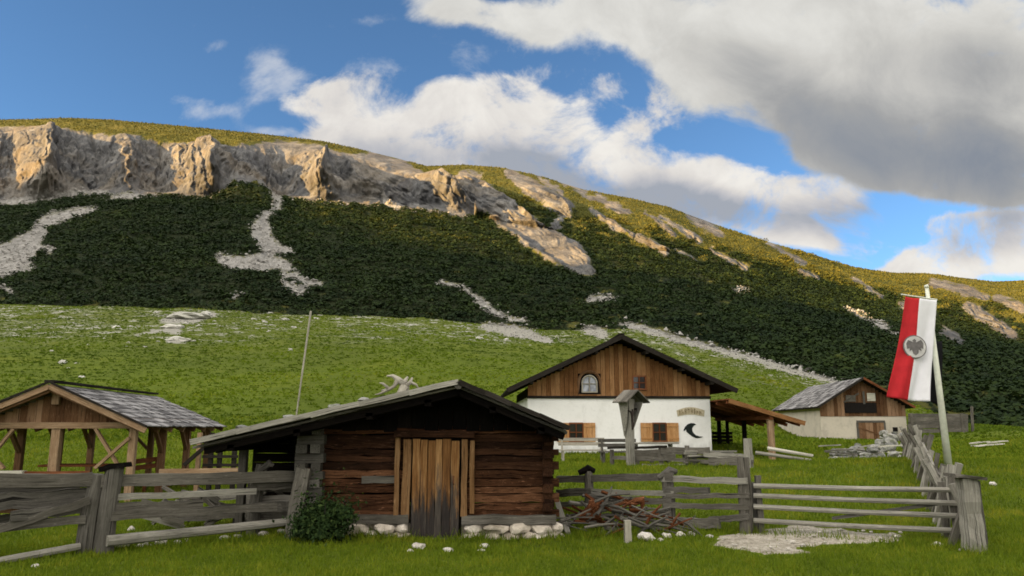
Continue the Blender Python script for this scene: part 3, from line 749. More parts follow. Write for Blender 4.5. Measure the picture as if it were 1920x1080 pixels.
gx0, gy0 = gpw.min(0) - .3; gx1, gy1 = gpw.max(0) + .3
nx, ny = int((gx1 - gx0) / .05), int((gy1 - gy0) / .05)
GX, GY = np.meshgrid(np.linspace(gx0, gx1, nx), np.linspace(gy0, gy1, ny), indexing='ij')
gmk = gravel_mask(GX, GY)
GZ = gz(GX, GY) + .02
keep = gmk[:-1, :-1] & gmk[1:, :-1] & gmk[:-1, 1:] & gmk[1:, 1:]
# the rim sinks into the turf
rim = gmk.copy()
for sx in (-1, 0, 1):
    for sy in (-1, 0, 1): rim &= np.roll(np.roll(gmk, sx, 0), sy, 1)
GZ = np.where(rim, GZ, GZ - .06)
idx = np.arange(nx * ny).reshape(nx, ny); q = np.argwhere(keep)
F_ = np.stack([idx[q[:, 0], q[:, 1]], idx[q[:, 0] + 1, q[:, 1]], idx[q[:, 0] + 1, q[:, 1] + 1], idx[q[:, 0], q[:, 1] + 1]], -1)
o = mesh_np('gravel_path', np.stack([GX, GY, GZ], -1).reshape(-1, 3), F_, mg, True); tag(o, kind='structure')

# ------------------------------------------------------------------ grass
HUT = [(-3.5, 12.35), (.72, 12.35), (.72, 17), (-3.5, 17)]
def grass():
    N = 540000
    t = rng.uniform(0, 1, N); Y = 5.5 * (48 / 5.5) ** (t ** 1.15)
    u = np.where(rng.uniform(0, 1, N) < .80, rng.uniform(-.78, .78, N), rng.uniform(-1.3, 1.3, N)); x = u * Y; y = Y
    cl = fbm(x * .9, y * .9, 4); cl2 = fbm(x * 3.1, y * 3.1, 3)
    ok = ~in_poly(x, y, HUT) & ~((gravel_mask(x, y)) & (rng.uniform(0, 1, N) < .985))
    x, y, cl, cl2 = x[ok], y[ok], cl[ok], cl2[ok]; n = len(x)
    z = gz(x, y)
    k = np.clip(y / 11, .8, 3.6)
    h = rng.uniform(.03, .075, n) * (1 + .8 * np.clip(cl2, -.3, 1)) * (0.7 + .35 * k)
    tall = rng.uniform(0, 1, n) < .02; h = np.where(tall, h * 1.9, h)
    wd = rng.uniform(.004, .009, n) * k * 1.25
    ph = rng.uniform(0, 2 * np.pi, n); ln = rng.uniform(.1, .9, n) * h
    dx, dy = np.cos(ph), np.sin(ph); lp = rng.uniform(0, 2 * np.pi, n)
    A = np.stack([x - dx * wd, y - dy * wd, z - .01], -1); B = np.stack([x + dx * wd, y + dy * wd, z - .01], -1)
    T = np.stack([x + np.cos(lp) * ln, y + np.sin(lp) * ln, z + h], -1)
    Vv = np.stack([A, B, T], 1).reshape(-1, 3)
    col = np.clip(.48 + .42 * cl + .35 * cl2 + rng.normal(0, .13, n) + .34 * sstep(.05, .5, fbm(x * .5 + 7, y * .5, 3)) * sstep(2.5, 4.5, x) * sstep(11, 13.5, y), 0, 1)
    lines = [((-7.2, 10.2), (-6.0, 10.75), 500), ((-6.0, 10.7), (-3.2, 12.2), 1600), ((-2.8, 12.15), (-1.7, 12.15), 420), ((-.8, 12.2), (.9, 12.3), 700), ((.8, 12.4), (3.2, 12.6), 1500), ((3.6, 12.7), (6.3, 10.9), 700),
             ((1.2, 15.2), (2.9, 13.5), 900), ((2.9, 13.5), (3.9, 12.6), 700), ((6.2, 10.6), (6.9, 10.9), 300), ((6.5, 11.3), (14.7, 28.5), 2600), ((2.5, 26), (6.6, 21.4), 900), ((.5, 35.6), (9.6, 35.9), 1500)]
    Vl, Cl = [], []
    for (a_, b_, m) in lines:
        t_ = rng.uniform(0, 1, m); xx = a_[0] + (b_[0] - a_[0]) * t_ + rng.normal(0, .13, m); yy = a_[1] + (b_[1] - a_[1]) * t_ + rng.normal(0, .13, m)
        zz = gz(xx, yy); kk = np.clip(yy / 11, .9, 3); hh = rng.uniform(.06, .20, m) * np.where(perlin(xx * 2, yy * 2) > -.1, 1, .5); ww = rng.uniform(.004, .008, m) * kk; pp = rng.uniform(0, 6.28, m); qq = rng.uniform(0, 6.28, m); ll = hh * rng.uniform(.1, .6, m)
        Vl.append(np.stack([np.stack([xx - np.cos(pp) * ww, yy - np.sin(pp) * ww, zz - .01], -1), np.stack([xx + np.cos(pp) * ww, yy + np.sin(pp) * ww, zz - .01], -1), np.stack([xx + np.cos(qq) * ll, yy + np.sin(qq) * ll, zz + hh], -1)], 1).reshape(-1, 3))
        Cl.append(np.clip(rng.normal(.42, .22, m), 0, 1))
    Vv = np.concatenate([Vv] + Vl); col = np.concatenate([col] + Cl); n = len(col)
    o = mesh_np('grass', Vv, np.arange(n * 3).reshape(-1, 3), L_grass, False, {'rnd': np.repeat(col, 3)})
    tag(o, kind='stuff'); o['label'] = 'short bright green pasture grass around the huts'
grass()
def tufts():
    n = 62000
    i = rng.integers(near_n - 45, iC, n); j = rng.integers(0, NF, n)
    x = MX[i, j] + rng.normal(0, .3, n); y = MY[i, j] + rng.normal(0, .5, n); z = MZ[i, j]
    ok = (np.hypot(x, y) > 40) & (scree[i, j] < .1); x, y, z = x[ok], y[ok], z[ok]; n = len(x)
    V_, C_ = [], []
    cl = fbm(x / 9, y / 9, 4)
    for k in range(3):
        h = rng.uniform(.04, .17, n) * (1 + cl); w_ = rng.uniform(.06, .20, n) * (y / 90 + .4); p = rng.uniform(0, 6.28, n); ox = rng.normal(0, .15, n); oy = rng.normal(0, .15, n)
        V_.append(np.stack([np.stack([x + ox - np.cos(p) * w_, y + oy - np.sin(p) * w_, z - .05], -1), np.stack([x + ox + np.cos(p) * w_, y + oy + np.sin(p) * w_, z - .05], -1), np.stack([x + ox + rng.normal(0, .12, n), y + oy + rng.normal(0, .12, n), z + h], -1)], 1).reshape(-1, 3))
        C_.append(np.repeat(np.clip(.28 + .42 * cl + .55 * fbm(x / 34 + 3, y / 34, 3) + rng.normal(0, .10, n), 0, 1), 3))
    V_ = np.concatenate(V_); o = mesh_np('pasture_tufts', V_, np.arange(len(V_)).reshape(-1, 3), L_grass, False, {'rnd': np.concatenate(C_)})
    tag(o, kind='stuff'); o['label'] = 'tufted grass of the sloping pasture below the pine scrub'
tufts()
def alpine_tufts():
    n = 60000
    sel = np.argwhere((SEG[iD:iE, :NF] == 3) & (pine[iD:iE, :NF] < .1) & (rock[iD:iE, :NF] < -.1))
    q = sel[rng.integers(0, len(sel), n)]; i = q[:, 0] + iD; j = q[:, 1]
    x = MX[i, j] + rng.normal(0, .5, n); y = MY[i, j] + rng.normal(0, .8, n); z = MZ[i, j]; cl = fbm(x / 20, y / 20, 4)
    h = rng.uniform(.3, .9, n) * (1 + cl); w_ = rng.uniform(.25, .8, n); p = rng.uniform(0, 6.28, n)
    V_ = np.stack([np.stack([x - np.cos(p) * w_, y - np.sin(p) * w_, z - .2], -1), np.stack([x + np.cos(p) * w_, y + np.sin(p) * w_, z - .2], -1), np.stack([x + rng.normal(0, .3, n), y + rng.normal(0, .3, n), z + h], -1)], 1).reshape(-1, 3)
    o = mesh_np('alpine_turf', V_, np.arange(n * 3).reshape(-1, 3), L_turf, False, {'rnd': np.repeat(np.clip(.45 + .7 * cl + rng.normal(0, .16, n), 0, 1), 3)})
    tag(o, kind='stuff'); o['label'] = 'olive alpine turf on the crest and right shoulder of the mountain'
alpine_tufts()
def rubble():
    sc_ = scree[iC - 30:iE, :NF] + .35 * fbm(PX[iC - 30:iE, :NF] / 9, PY[iC - 30:iE, :NF] / 5, 3); rk_ = rock[iC - 30:iE, :NF]
    foot = (PX[iC - 30:iE, :NF] < 880) & (rk_ < .2) & (rk_ > -.8) & (SEG[iC - 30:iE, :NF] >= 2) & (PY[iC - 30:iE, :NF] > 345)
    sel = np.argwhere((sc_ > -.25) | foot); n = 9000
    q = sel[rng.integers(0, len(sel), n)]; i = q[:, 0] + iC - 30; j = q[:, 1]
    seg_r = SEG[i, j]
    C = np.stack([MX[i, j] + rng.normal(0, .8, n), MY[i, j] + rng.normal(0, 1, n), MZ[i, j]], -1)
    s = (np.where(seg_r == 1, .14, .22) + np.where(seg_r == 1, .22, .85) * rng.uniform(0, 1, n) ** 4)[:, None]
    base_ = np.array([(1, 0, 0), (0, 1, 0), (-1, 0, 0), (0, -1, 0), (0, 0, .8), (0, 0, -.6)], float)
    V_ = (C[:, None] + (base_[None] * rng.uniform(.5, 1.2, (n, 6, 1)) + rng.normal(0, .18, (n, 6, 3))) * s[:, None]).reshape(-1, 3)
    f_ = np.array([(0, 1, 4), (1, 2, 4), (2, 3, 4), (3, 0, 4), (1, 0, 5), (2, 1, 5), (3, 2, 5), (0, 3, 5)])
    F_ = (np.arange(n)[:, None, None] * 6 + f_[None]).reshape(-1, 3)
    o = mesh_np('scree_rubble', V_, F_, S_rub); tag(o, kind='stuff'); o['label'] = 'grey limestone rubble on the scree runs and at the foot of the cliffs'
rubble()

# ------------------------------------------------------------------ shrub and stones
def leaf_ball(name, centre, rx, ry, h, n, leaf, mat, parent, loc):
    cs = [(0, 0, 0, .75, n // 3)] + [(random.uniform(-.62, .62), random.uniform(-.5, .5), random.uniform(.05, .42), random.uniform(.30, .48), n // 11) for _ in range(9)]
    Vs, Rs = [], []
    for (ox, oy, oz, sc_, m) in cs:
        ph = rng.uniform(0, 2 * np.pi, m); cz = rng.uniform(0, 1, m); rr = rng.uniform(.2, 1.0, m) ** .55
        spr = np.where(rng.uniform(0, 1, m) < .16, rng.uniform(1.0, 1.9, m), 1)
        pr = np.sqrt(np.clip(1 - (cz * 1.15 - .22) ** 2, .05, 1)) * rr * spr * (1 + .35 * perlin(ph * 1.9 + ox * 9, cz * 3.0))
        x = centre[0] + rx * (ox + sc_ * pr * np.cos(ph)); y = centre[1] + ry * (oy + sc_ * pr * np.sin(ph)); z = centre[2] + h * (oz + sc_ * cz * spr * rng.uniform(.85, 1.12, m))
        nr = np.stack([np.cos(ph), np.sin(ph), cz + .2], -1) + rng.normal(0, .7, (m, 3)); nr /= np.linalg.norm(nr, axis=1, keepdims=True)
        a = np.cross(nr, rng.normal(size=(m, 3))); a /= np.linalg.norm(a, axis=1, keepdims=True); bb = np.cross(nr, a)
        s = rng.uniform(.55, 1.25, (m, 1)) * leaf; C = np.stack([x, y, z], -1) - np.array(loc)
        Vs.append(np.stack([C - a * s, C - bb * s * .5, C + a * s + nr * s * .25, C + bb * s * .5], 1).reshape(-1, 3))
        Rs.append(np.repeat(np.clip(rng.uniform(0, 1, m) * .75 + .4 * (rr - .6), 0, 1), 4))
    Vv = np.concatenate(Vs); o = mesh_np(name, Vv, np.arange(len(Vv)).reshape(-1, 4), mat, False, {'rnd': np.concatenate(Rs)})
    o.parent = parent; return o
bp = gp(607, 1014)
bush = thing('leafy_shrub', 'low dark green leafy shrub growing at the corner of the old log hut', 'shrub', bp)
leaf_ball('foliage', (bp.x, bp.y, bp.z + .02), .56, .45, .74, 5200, .036, L_bush, bush, bp)
mb = MB()
for k in range(9):
    a = k * .7; mb.log([bp, bp + Vector((math.cos(a) * .12, math.sin(a) * .1, .3)), bp + Vector((math.cos(a) * .35, math.sin(a) * .28, .58))], [.014, .010, .004], 5)
mb.build('stem', W_greyd, bush, local=False)

protos = []
for k in range(7):
    mb = MB(); mb.rock((0, 0, 0), (1, .8, .7), 2, .35); o = mb.build('stone', S_white, None, False); protos.append(o)
first = [True] * 7
def stone_at(px, py, wpx, hr, k, label, group=None, mat=None, sink=.28):
    p = gp(px, py); s = wpx / FPX * p.y * 1.03
    k = k % 7
    o = protos[k] if first[k] else protos[k].copy()
    if not first[k]: COL.objects.link(o)
    first[k] = False
    o.location = (p.x, p.y, p.z + s * hr * (.5 - sink)); o.scale = (s, s * .9, s * hr * 1.4); o.rotation_euler = (0, 0, random.uniform(-.4, .4))
    tag(o, label, 'stone', group); return o
g1 = 'white stones along the plank fence'
for k, (px, py, wp) in enumerate([(168,1031,26),(232,1028,30),(262,1027,18),(274,1026,22),(301,1022,30),(332,1020,20),(420,1011,20),(446,1009,20),(496,1005,24),(528,1000,22),(545,998,14),(350,1015,12)]):
    stone_at(px, py, wp, .5, k, 'small white limestone lying in the grass along the foot of the plank fence', g1)
stone_at(246, 996, 15, .8, 3, 'single white stone lying just behind the bottom pole of the plank fence')
stone_at(66, 1064, 18, .5, 5, 'lone white stone in the grass at the lower left, in front of the fence')
g2 = 'stones before the hut door'
for k, (px, py, wp) in enumerate([(785,1028,34),(769,1035,16),(840,1034,22),(908,1026,24),(902,1033,14)]):
    stone_at(px, py, wp, .4, k + 2, 'flat pale stone half sunk in the grass before the hut door', g2)
g3 = 'pale stones by the brushwood'
for k, (px, py, wp) in enumerate([(1213,1013,36),(1250,1009,24),(1276,1006,22),(1297,1005,20),(1238,1014,14),(1330,1008,14)]):
    stone_at(px, py, wp, .55, k + 1, 'pale stone in the grass at the right end of the brushwood heap', g3)
for k, (px, py, wp) in enumerate([(1758,1024,20),(1825,1036,22),(1806,1034,16)]):
    stone_at(px, py, wp, .5, k + 4, 'small pale stone near the foot of the capped gatepost', 'stones by the gatepost')
stone_at(1862, 910, 14, .6, 1, 'small white stone on the open pasture right of the gatepost')
# pebbles on the gravel
for k in range(26):
    for _ in range(40):
        x = random.uniform(gx0, gx1); y = random.uniform(gy0, gy1)
        if in_poly(np.array([x]), np.array([y]), gpw)[0]: break
    pp = protos[k % 7].copy(); COL.objects.link(pp); s = random.uniform(.04, .11)
    pp.location = (x, y, gzf(x, y) + .045); pp.scale = (s, s * .8, s * .6); pp.rotation_euler = (0, 0, random.uniform(0, 6))
    tag(pp, 'loose pale pebble on the gravel in front of the pole gate', 'pebble', 'pebbles on the gravel')

# boulders of the high pasture
bpro = []
for k in range(6):
    mb = MB(); mb.rock((0, 0, 0), (1, .8, .7), 3, .5); bpro.append(mb.build('boulder', S_bould, None, False))
bfirst = [True] * 6
def boulder(px, py, wpx, hpx, k, label, group=None):
    p = meadow_at(px, py); s = wpx / FPX * p.y; h = hpx / FPX * p.y; k %= 6
    o = bpro[k] if bfirst[k] else bpro[k].copy()
    if not bfirst[k]: COL.objects.link(o)
    bfirst[k] = False
    o.location = (p.x, p.y, p.z + h * .05); o.scale = (s, s * .9, h * 1.5); o.rotation_euler = (0, 0, random.uniform(-.5, .5))
    tag(o, label, 'boulder', group); return o
boulder(358, 598, 92, 18, 0, 'largest pale rock outcrop, a long slab at the top of the pasture below the pines')
boulder(322, 616, 40, 13, 1, 'pale rock outcrop just below and left of the largest slab on the pasture')
boulder(331, 637, 46, 12, 2, 'pale rock outcrop lowest of the three big ones on the left pasture')
boulder(384, 590, 34, 12, 3, 'pale rock block leaning on the right end of the largest slab on the pasture')
boulder(118, 680, 14, 7, 4, 'single white boulder alone on the lower left pasture')
boulder(545, 660, 12, 7, 5, 'single white boulder beside the thin leaning pole on the pasture')
g = 'boulders strewn over the pasture'
random.seed(21)
for k in range(48):
    t = random.random()
    if t < .55: px = random.gauss(290, 85); py = 625 + (px - 300) * -.18 + random.gauss(0, 17)
    elif t < .75: px = random.uniform(400, 600); py = random.gauss(604, 12)
    elif t < .9: px = random.uniform(800, 1050); py = 612 + (px - 800) * .1 + random.uniform(0, 22)
    else: px = random.uniform(20, 200); py = random.uniform(600, 720)
    w_ = random.choice([5, 6, 7, 9, 12, 17])
    boulder(px, py, w_, w_ * .42, k, 'small pale boulder strewn on the green pasture below the pine scrub', g)

# ------------------------------------------------------------------ old log hut in the foreground
def lerp(a, b, t): return a + (b - a) * t
random.seed(3)
HY = 12.5; hz = -0.06
hut = thing('log_hut', 'low old hut of dark sunburnt logs with a plank door and a stone footing', 'hut', (-1.3, HY, hz))
def H(x, y, z): return (x + 1.3, y - HY, z - hz)          # world -> hut
RX, RZ = -.82, 2.27; LX, LZ = -4.80, 1.37; QX, QZ = .84, 1.58   # ridge, left eave, right eave (underside)
FY, BY = HY - .90, HY + 4.6
def roof_z(x): return lerp(LZ, RZ, (x - LX) / (RX - LX)) if x < RX else lerp(RZ, QZ, (x - RX) / (QX - RX))
WL, WR = -3.22, .60
fz = .20
# log walls
mb = MB(); mbd = MB()
z = fz + .07; k = 0
while z < RZ - .05:
    hgt = random.uniform(.095, .14); zc = z + hgt / 2
    xl, xr = WL, WR
    top = z + hgt
    if top > roof_z(WL): xl = RX - (RZ - top) / (RZ - LZ) * (RX - LX) + .05
    if top > roof_z(WR): xr = RX + (RZ - top) / (RZ - QZ) * (QX - RX) - .05
    if xr - xl < .25: break
    dl, dr = -1.66, -.80
    pieces = [(xl, dl), (dr, xr)] if zc < 1.55 else [(xl, xr)]
    ext = .16 if k % 2 == 0 else .02
    for (a, b2) in pieces:
        a2 = a - (ext if a == WL else 0); b3 = b2 + (ext if b2 == WR else 0)
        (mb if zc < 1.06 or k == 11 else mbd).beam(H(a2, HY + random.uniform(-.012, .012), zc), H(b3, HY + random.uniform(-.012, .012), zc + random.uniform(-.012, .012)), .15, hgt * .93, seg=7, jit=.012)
    if zc < roof_z(WL) - .05:
        for x in (WL, WR):
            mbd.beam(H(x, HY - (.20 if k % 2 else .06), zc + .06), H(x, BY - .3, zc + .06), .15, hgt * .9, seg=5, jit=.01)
    z += hgt; k += 1
mb.build('log_wall', W_hut, hut); mbd.build('shaded_weathered_wall', W_hutd, hut)  # upper logs darker, part weathering, part painted shade of the roof
# black boarded gable and back; gable black holds overhang shade and weathering
mb = MB()
for i in range(17):
    x0 = WL + (WR - WL) * i / 17; x1 = WL + (WR - WL) * (i + 1) / 17; xm = (x0 + x1) / 2
    zt = roof_z(xm) - .02
    if zt > 1.70: mb.beam(H(xm, HY - .10 + random.uniform(-.01, .01), 1.66 + random.uniform(-.05, .02)), H(xm, HY - .10, zt), (x1 - x0) * .96, .03, up=(0, 1, 0))
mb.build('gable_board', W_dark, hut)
mb = MB(); mb.box(H((WL + WR) / 2, BY - .35, .95), (WR - WL, .12, 1.7)); mb.build('back_wall', W_dark, hut)
# weathered corner of crossed log ends at the left
mb = MB()
z = -.02; k = 0
while z < 1.62:
    hgt = random.uniform(.12, .16)
    if k % 2 == 0: mb.beam(H(-3.47 + random.uniform(-.03, .03), HY - .16, z + hgt / 2), H(-3.02, HY - .16, z + hgt / 2), .17, hgt * .95, seg=2, jit=.012)
    else:
        mb.beam(H(-3.36, HY - .34 + random.uniform(-.04, .04), z + hgt / 2), H(-3.36, HY + .3, z + hgt / 2), .17, hgt * .95, seg=2, jit=.01)
        mb.beam(H(-3.14, HY - .30 + random.uniform(-.04, .04), z + hgt / 2), H(-3.14, HY + .3, z + hgt / 2), .15, hgt * .95, seg=2, jit=.01)
    z += hgt; k += 1
mb.build('corner_log', W_greyd, hut)
mb = MB(); mb.beam(H(-3.42, HY - .42, -.02), H(-3.30, HY - .30, 1.05), .22, .12, up=(0, 1, 0), seg=4, jit=.012); mb.build('leaning_plank', W_grey, hut)
mb = MB()
z = .22; k = 0
while z < 1.66:
    hgt = random.uniform(.12, .16); mb.beam(H(WR - .03, HY - (.24 if k % 2 else .12), z + hgt / 2), H(WR - .03, HY + .2, z + hgt / 2), .15, hgt * .93); z += hgt; k += 1
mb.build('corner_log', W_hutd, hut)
# weathered sill beam
mb = MB(); mb.beam(H(WL - .02, HY - .11, fz + .05), H(-1.64, HY - .11, fz + .06), .20, .13, seg=6, jit=.012); mb.build('sill_beam', W_grey, hut); mb = MB(); mb.beam(H(-.80, HY - .11, fz + .05), H(WR + .1, HY - .11, fz + .05), .20, .13, seg=6, jit=.012)
mb.build('sill_beam', W_grey, hut)
mb = MB(); mb.beam(H(-2.42, HY - .10, 1.02 - .16), H(-1.86, HY - .10, 1.03 - .16), .05, .11, seg=3, jit=.008); mb.build('repair_board', W_grey, hut)
# stone footing
mb = MB()
for (xa, xb) in ((-2.75, -1.68), (-.80, .74)):
    for row in range(2):
        x = xa + (.08 if row else 0)
        while x < xb - .06:
            w_ = min(random.uniform(.15, .46), xb - x + .05); mb.rock(H(x + w_ / 2, HY - .10 + random.uniform(-.05, .03), -.02 + row * .125), (w_ * 1.1, .36, random.uniform(.16, .23)), 2, .3); x += w_ * .96
mb.box(H(-1.3, HY + .08, .05), (3.8, .2, .24))
mb.build('stone_footing', S_base, hut)
# door
door = MB(); x = -1.60
for i in range(6):
    w_ = (.76) / 6 * random.uniform(.82, 1.15); w_ = min(w_, -.845 - x)
    if i == 5: w_ = -.845 - x
    door.beam(H(x + w_ / 2, HY - .19 + random.uniform(-.008, .008), -.03), H(x + w_ / 2, HY - .19, 1.50 + random.uniform(-.03, .01)), w_ * .95, .04, up=(0, 1, 0), seg=6, jit=.002); x += w_
dr = door.build('door', W_door, hut)
mb = MB(); mb.beam(H(-1.56, HY - .145, .42), H(-.88, HY - .145, .42), .03, .10); mb.beam(H(-1.56, HY - .145, 1.15), H(-.88, HY - .145, 1.15), .03, .10); o = mb.build('ledge', W_dark, dr)
mb = MB(); mb.log([H(-.93, HY - .215, .80), H(-.93, HY - .26, .82), H(-.93, HY - .26, .90), H(-.93, HY - .215, .92)], .010, 6); o = mb.build('handle', M_iron, dr)
mb = MB(); mb.box(H(-1.22, HY - .02, .74), (.82, .08, 1.56)); mb.build('door_recess', M_dark, hut)
def jamb(x, w_, z0, z1, name='door_jamb', dy=.15):
    mb = MB(); mb.beam(H(x, HY - dy, z0), H(x + random.uniform(-.01, .01), HY - dy, z1), w_, .07, up=(0, 1, 0), seg=5, jit=.006); mb.build(name, W_jamb, hut)
jamb(-1.70, .13, .26, 1.50, dy=.17); jamb(-1.845, .075, .30, 1.53); jamb(-.765, .10, .30, 1.50, dy=.17); jamb(-.64, .075, .34, 1.48)
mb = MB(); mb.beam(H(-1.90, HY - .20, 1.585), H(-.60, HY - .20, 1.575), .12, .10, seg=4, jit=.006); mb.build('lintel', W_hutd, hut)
mb = MB(); mb.beam(H(-1.68, HY - .26, -.045), H(-.78, HY - .26, -.045), .22, .05, seg=3, jit=.006); mb.build('doorstep', W_grey, hut)
# roof: layered boards with ragged ends
def roof_slope(xa, za, xb, zb, name, mat=None):
    mb = MB(); n = Vector((-(zb - za), 0, xb - xa)).normalized()
    if n.z < 0: n = -n
    for lay in range(2):
        y = FY - (.05 if lay else 0)
        while y < BY:
            w_ = random.uniform(.16, .26); e = random.uniform(-.10, .08)
            p0 = Vector((xa, y + w_ / 2, za)) + n * (.03 + lay * .055); p1 = Vector((xb, y + w_ / 2, zb)) + n * (.03 + lay * .055)
            d = (p0 - p1).normalized(); p0 += d * e
            mid = p0.lerp(p1, random.uniform(.4, .6))
            mb.beam(H(*p0), H(*mid), w_ * .97, .035, up=n, seg=2, jit=.006); mb.beam(H(*(mid + n * .012 - d * -.08)), H(*(p1 + n * .012)), w_ * .97, .035, up=n, seg=2, jit=.006); y += w_
    return mb.build(name, mat or W_grey, hut)
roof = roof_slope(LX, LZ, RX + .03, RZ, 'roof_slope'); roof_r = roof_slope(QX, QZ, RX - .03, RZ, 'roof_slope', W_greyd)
mb = MB()                                              # dark underside of the overhang: rafters and battens
for y in (FY + .12, HY - .35, HY + 1.2, HY + 2.6, HY + 4.2):
    mb.beam(H(LX + .1, y, LZ - .035), H(RX, y, RZ - .045), .12, .10); mb.beam(H(RX, y, RZ - .05), H(QX - .04, y, QZ - .035), .12, .10)
for x in (-4.3, -3.3, -2.2, -1.3, -.3, .45): mb.beam(H(x, FY + .06, roof_z(x) - .10), H(x, BY - .1, roof_z(x) - .10), .10, .10)
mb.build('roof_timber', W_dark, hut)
mb = MB()                                              # verge boards along the front edge
for (xa, za, xb, zb, mats) in ((LX - .04, LZ, RX, RZ, 0), (QX + .03, QZ, RX, RZ, 1)):
    t = 0
    while t < 1:
        t2 = min(1, t + random.uniform(.16, .30)); dz_ = random.uniform(0, .018)
        mb.beam(H(lerp(xa, xb, t) , FY - .09 - dz_, lerp(za, zb, t) + .10), H(lerp(xa, xb, t2), FY - .09 - dz_, lerp(za, zb, t2) + .11), .10, .055 + random.uniform(0, .03), seg=2, jit=.008); t = t2
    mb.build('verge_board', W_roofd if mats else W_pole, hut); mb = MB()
mb = MB()                                              # weights lying on the roof edge
for px_, w_ in ((.16, .14), (.34, .12), (.52, .16), (.63, .10)):
    x = lerp(LX, RX, px_); mb.rock(H(x, FY + .10, roof_z(x) + .17), (.24, .18, .09), 2, .3)
mb.build('roof_stone', S_grey, hut)
mb = MB(); mb.log([H(RX, FY - .12, RZ + .05), H(RX, BY, RZ + .05)], .06, 7, .08); mb.build('ridge_pole', W_greyd, hut)
# dark lean-to under the long left slope
mb = MB()
for i in range(9):
    zc = .08 + i * .155
    mb.beam(H(-4.55, HY + .95, zc), H(WL, HY + .95, zc), .05, .15, seg=3, jit=.006)
mb.build('lean_to_wall', W_dark, hut)
mb = MB()
for zc, w_ in ((.30, .15), (.52, .16), (.74, .17)):
    mb.beam(H(-4.30, HY + .05, zc), H(WL - .2, HY - .05, zc + .02), .05, w_, seg=3, jit=.01)
mb.build('lean_to_boards', W_grey, hut)
mb = MB(); mb.beam(H(-4.42, HY + .1, -.04), H(-4.42, HY + .1, 1.50), .12, .12, up=(0, 1, 0)); mb.build('lean_to_post', W_greyd, hut)

# bleached root set on the roof of the hut
rb = Vector((-1.92, HY + .35, roof_z(-1.92) + .10))
mb = MB()
def br(p, r): mb.log([rb + Vector((q[0] * 1.05, q[1], q[2] * .95)) for q in p], r, 7, .15)
br([(.02, 0, -.02), (.05, 0, .14), (.08, .02, .26), (.07, .02, .34), (.13, 0, .44)], [0.122, 0.098, 0.081, 0.049, 0.020])
br([(.08, 0, .30), (-.04, .02, .40), (-.12, .03, .46), (-.22, .02, .455)], [0.060, 0.045, 0.033, 0.011])
br([(.06, 0, .26), (.17, 0, .34), (.20, .03, .43)], [0.060, 0.041, 0.015])
br([(.04, 0, .12), (-.12, -.04, .05), (-.24, -.03, .06)], [0.075, 0.050, 0.020])
br([(-.04, 0, .36), (-.09, 0, .27), (-.17, 0, .22), (-.30, .03, .20)], [0.041, 0.031, 0.031, 0.011])
br([(-.17, 0, .22), (-.27, -.02, .32), (-.33, 0, .33)], [0.031, 0.020, 0.009])
br([(.05, 0, .12), (.22, .03, .16), (.34, .02, .08), (.46, .05, .10)], [0.081, 0.050, 0.041, 0.015])
br([(-.20, .01, .20), (-.34, 0, .13), (-.40, 0, .12)], [0.024, 0.018, 0.006])
br([(.18, 0, .34), (.27, 0, .30), (.32, 0, .21)], [0.031, 0.020, 0.010])
single('driftwood_root', mb, W_drift, 'bleached branching tree root set up on the roof of the old log hut', 'root', rb, smooth=True)

# ------------------------------------------------------------------ open timber pavilion at the left
random.seed(5)
pv_loc = Vector((-11.25, 18.55, gzf(-11.25, 18.55) - .02))
pv = thing('open_pavilion', 'open timber pavilion with pale braces and a silver shingle roof', 'pavilion', pv_loc, R(6.5))
base = pv_loc.z
AP, EV, HW, DP = 2.60 - base, 1.63 - base, 2.24, 6.9       # apex, eave, half width, depth (underside)
PXO = 1.84
tie = 1.73 - base
for sx in (-1, 1):
    for y in (0.25, 2.4, 4.6, 6.8):
        mb = MB(); mb.beam((sx * PXO, y, 0), (sx * PXO, y, tie - .02), .165, .165, up=(0, 1, 0)); mb.build('post', W_pine if y < 1 else W_gabled, pv)
mb = MB(); mb.beam((.03, .27, 0), (.03, .27, tie - .05), .20, .18, up=(0, 1, 0)); mb.build('post', W_pine, pv)
mb = MB(); mb.beam((.03, 6.8, 0), (.03, 6.8, tie - .05), .16, .16, up=(0, 1, 0)); mb.build('post', W_gabled, pv)
for y in (.22, 6.8):
    mb = MB(); mb.beam((-HW + .35, y, tie), (HW - .35, y, tie), .16, .15); mb.build('tie_beam', W_pine if y < 1 else W_gabled, pv)
for sx in (-1, 1):
    mb = MB(); mb.beam((sx * PXO, -.3, tie + .10), (sx * PXO, DP - .2, tie + .10), .16, .16); mb.build('eave_beam', W_gabled, pv)
    mb = MB(); mb.beam((sx * .95, .20, tie - .08), (sx * 1.62, .20, .85), .07, .11, up=(0, 1, 0)); mb.build('brace', W_pine, pv)
    mb = MB(); mb.beam((sx * (PXO - .05), .15, tie - .30), (sx * 1.05, .15, .88), .07, .11, up=(0, 1, 0)); mb.build('brace', W_pine, pv)
    for y0 in (2.4, 4.6, 6.8):
        mb = MB(); mb.beam((sx * PXO, y0 - .75, tie + .02), (sx * PXO, y0 - .05, tie - .70), .10, .10); mb.build('brace', W_gabled, pv)
mb = MB(); mb.beam((-.75, 6.75, tie - .05), (-.05, 6.75, tie - .75), .08, .10, up=(0, 1, 0)); mb.build('brace', W_gabled, pv)
mb = MB(); n = 22
for i in range(n):
    x = -1.86 + 3.72 * (i + .5) / n; zt = AP - .06 - (AP - EV) * abs(x) / HW
    if zt > tie + .12: mb.beam((x, .20 + random.uniform(-.006, .006), tie + .075), (x, .20, zt), 3.72 / n * .96, .03, up=(0, 1, 0))
mb.build('gable_boarding', W_gabled, pv)
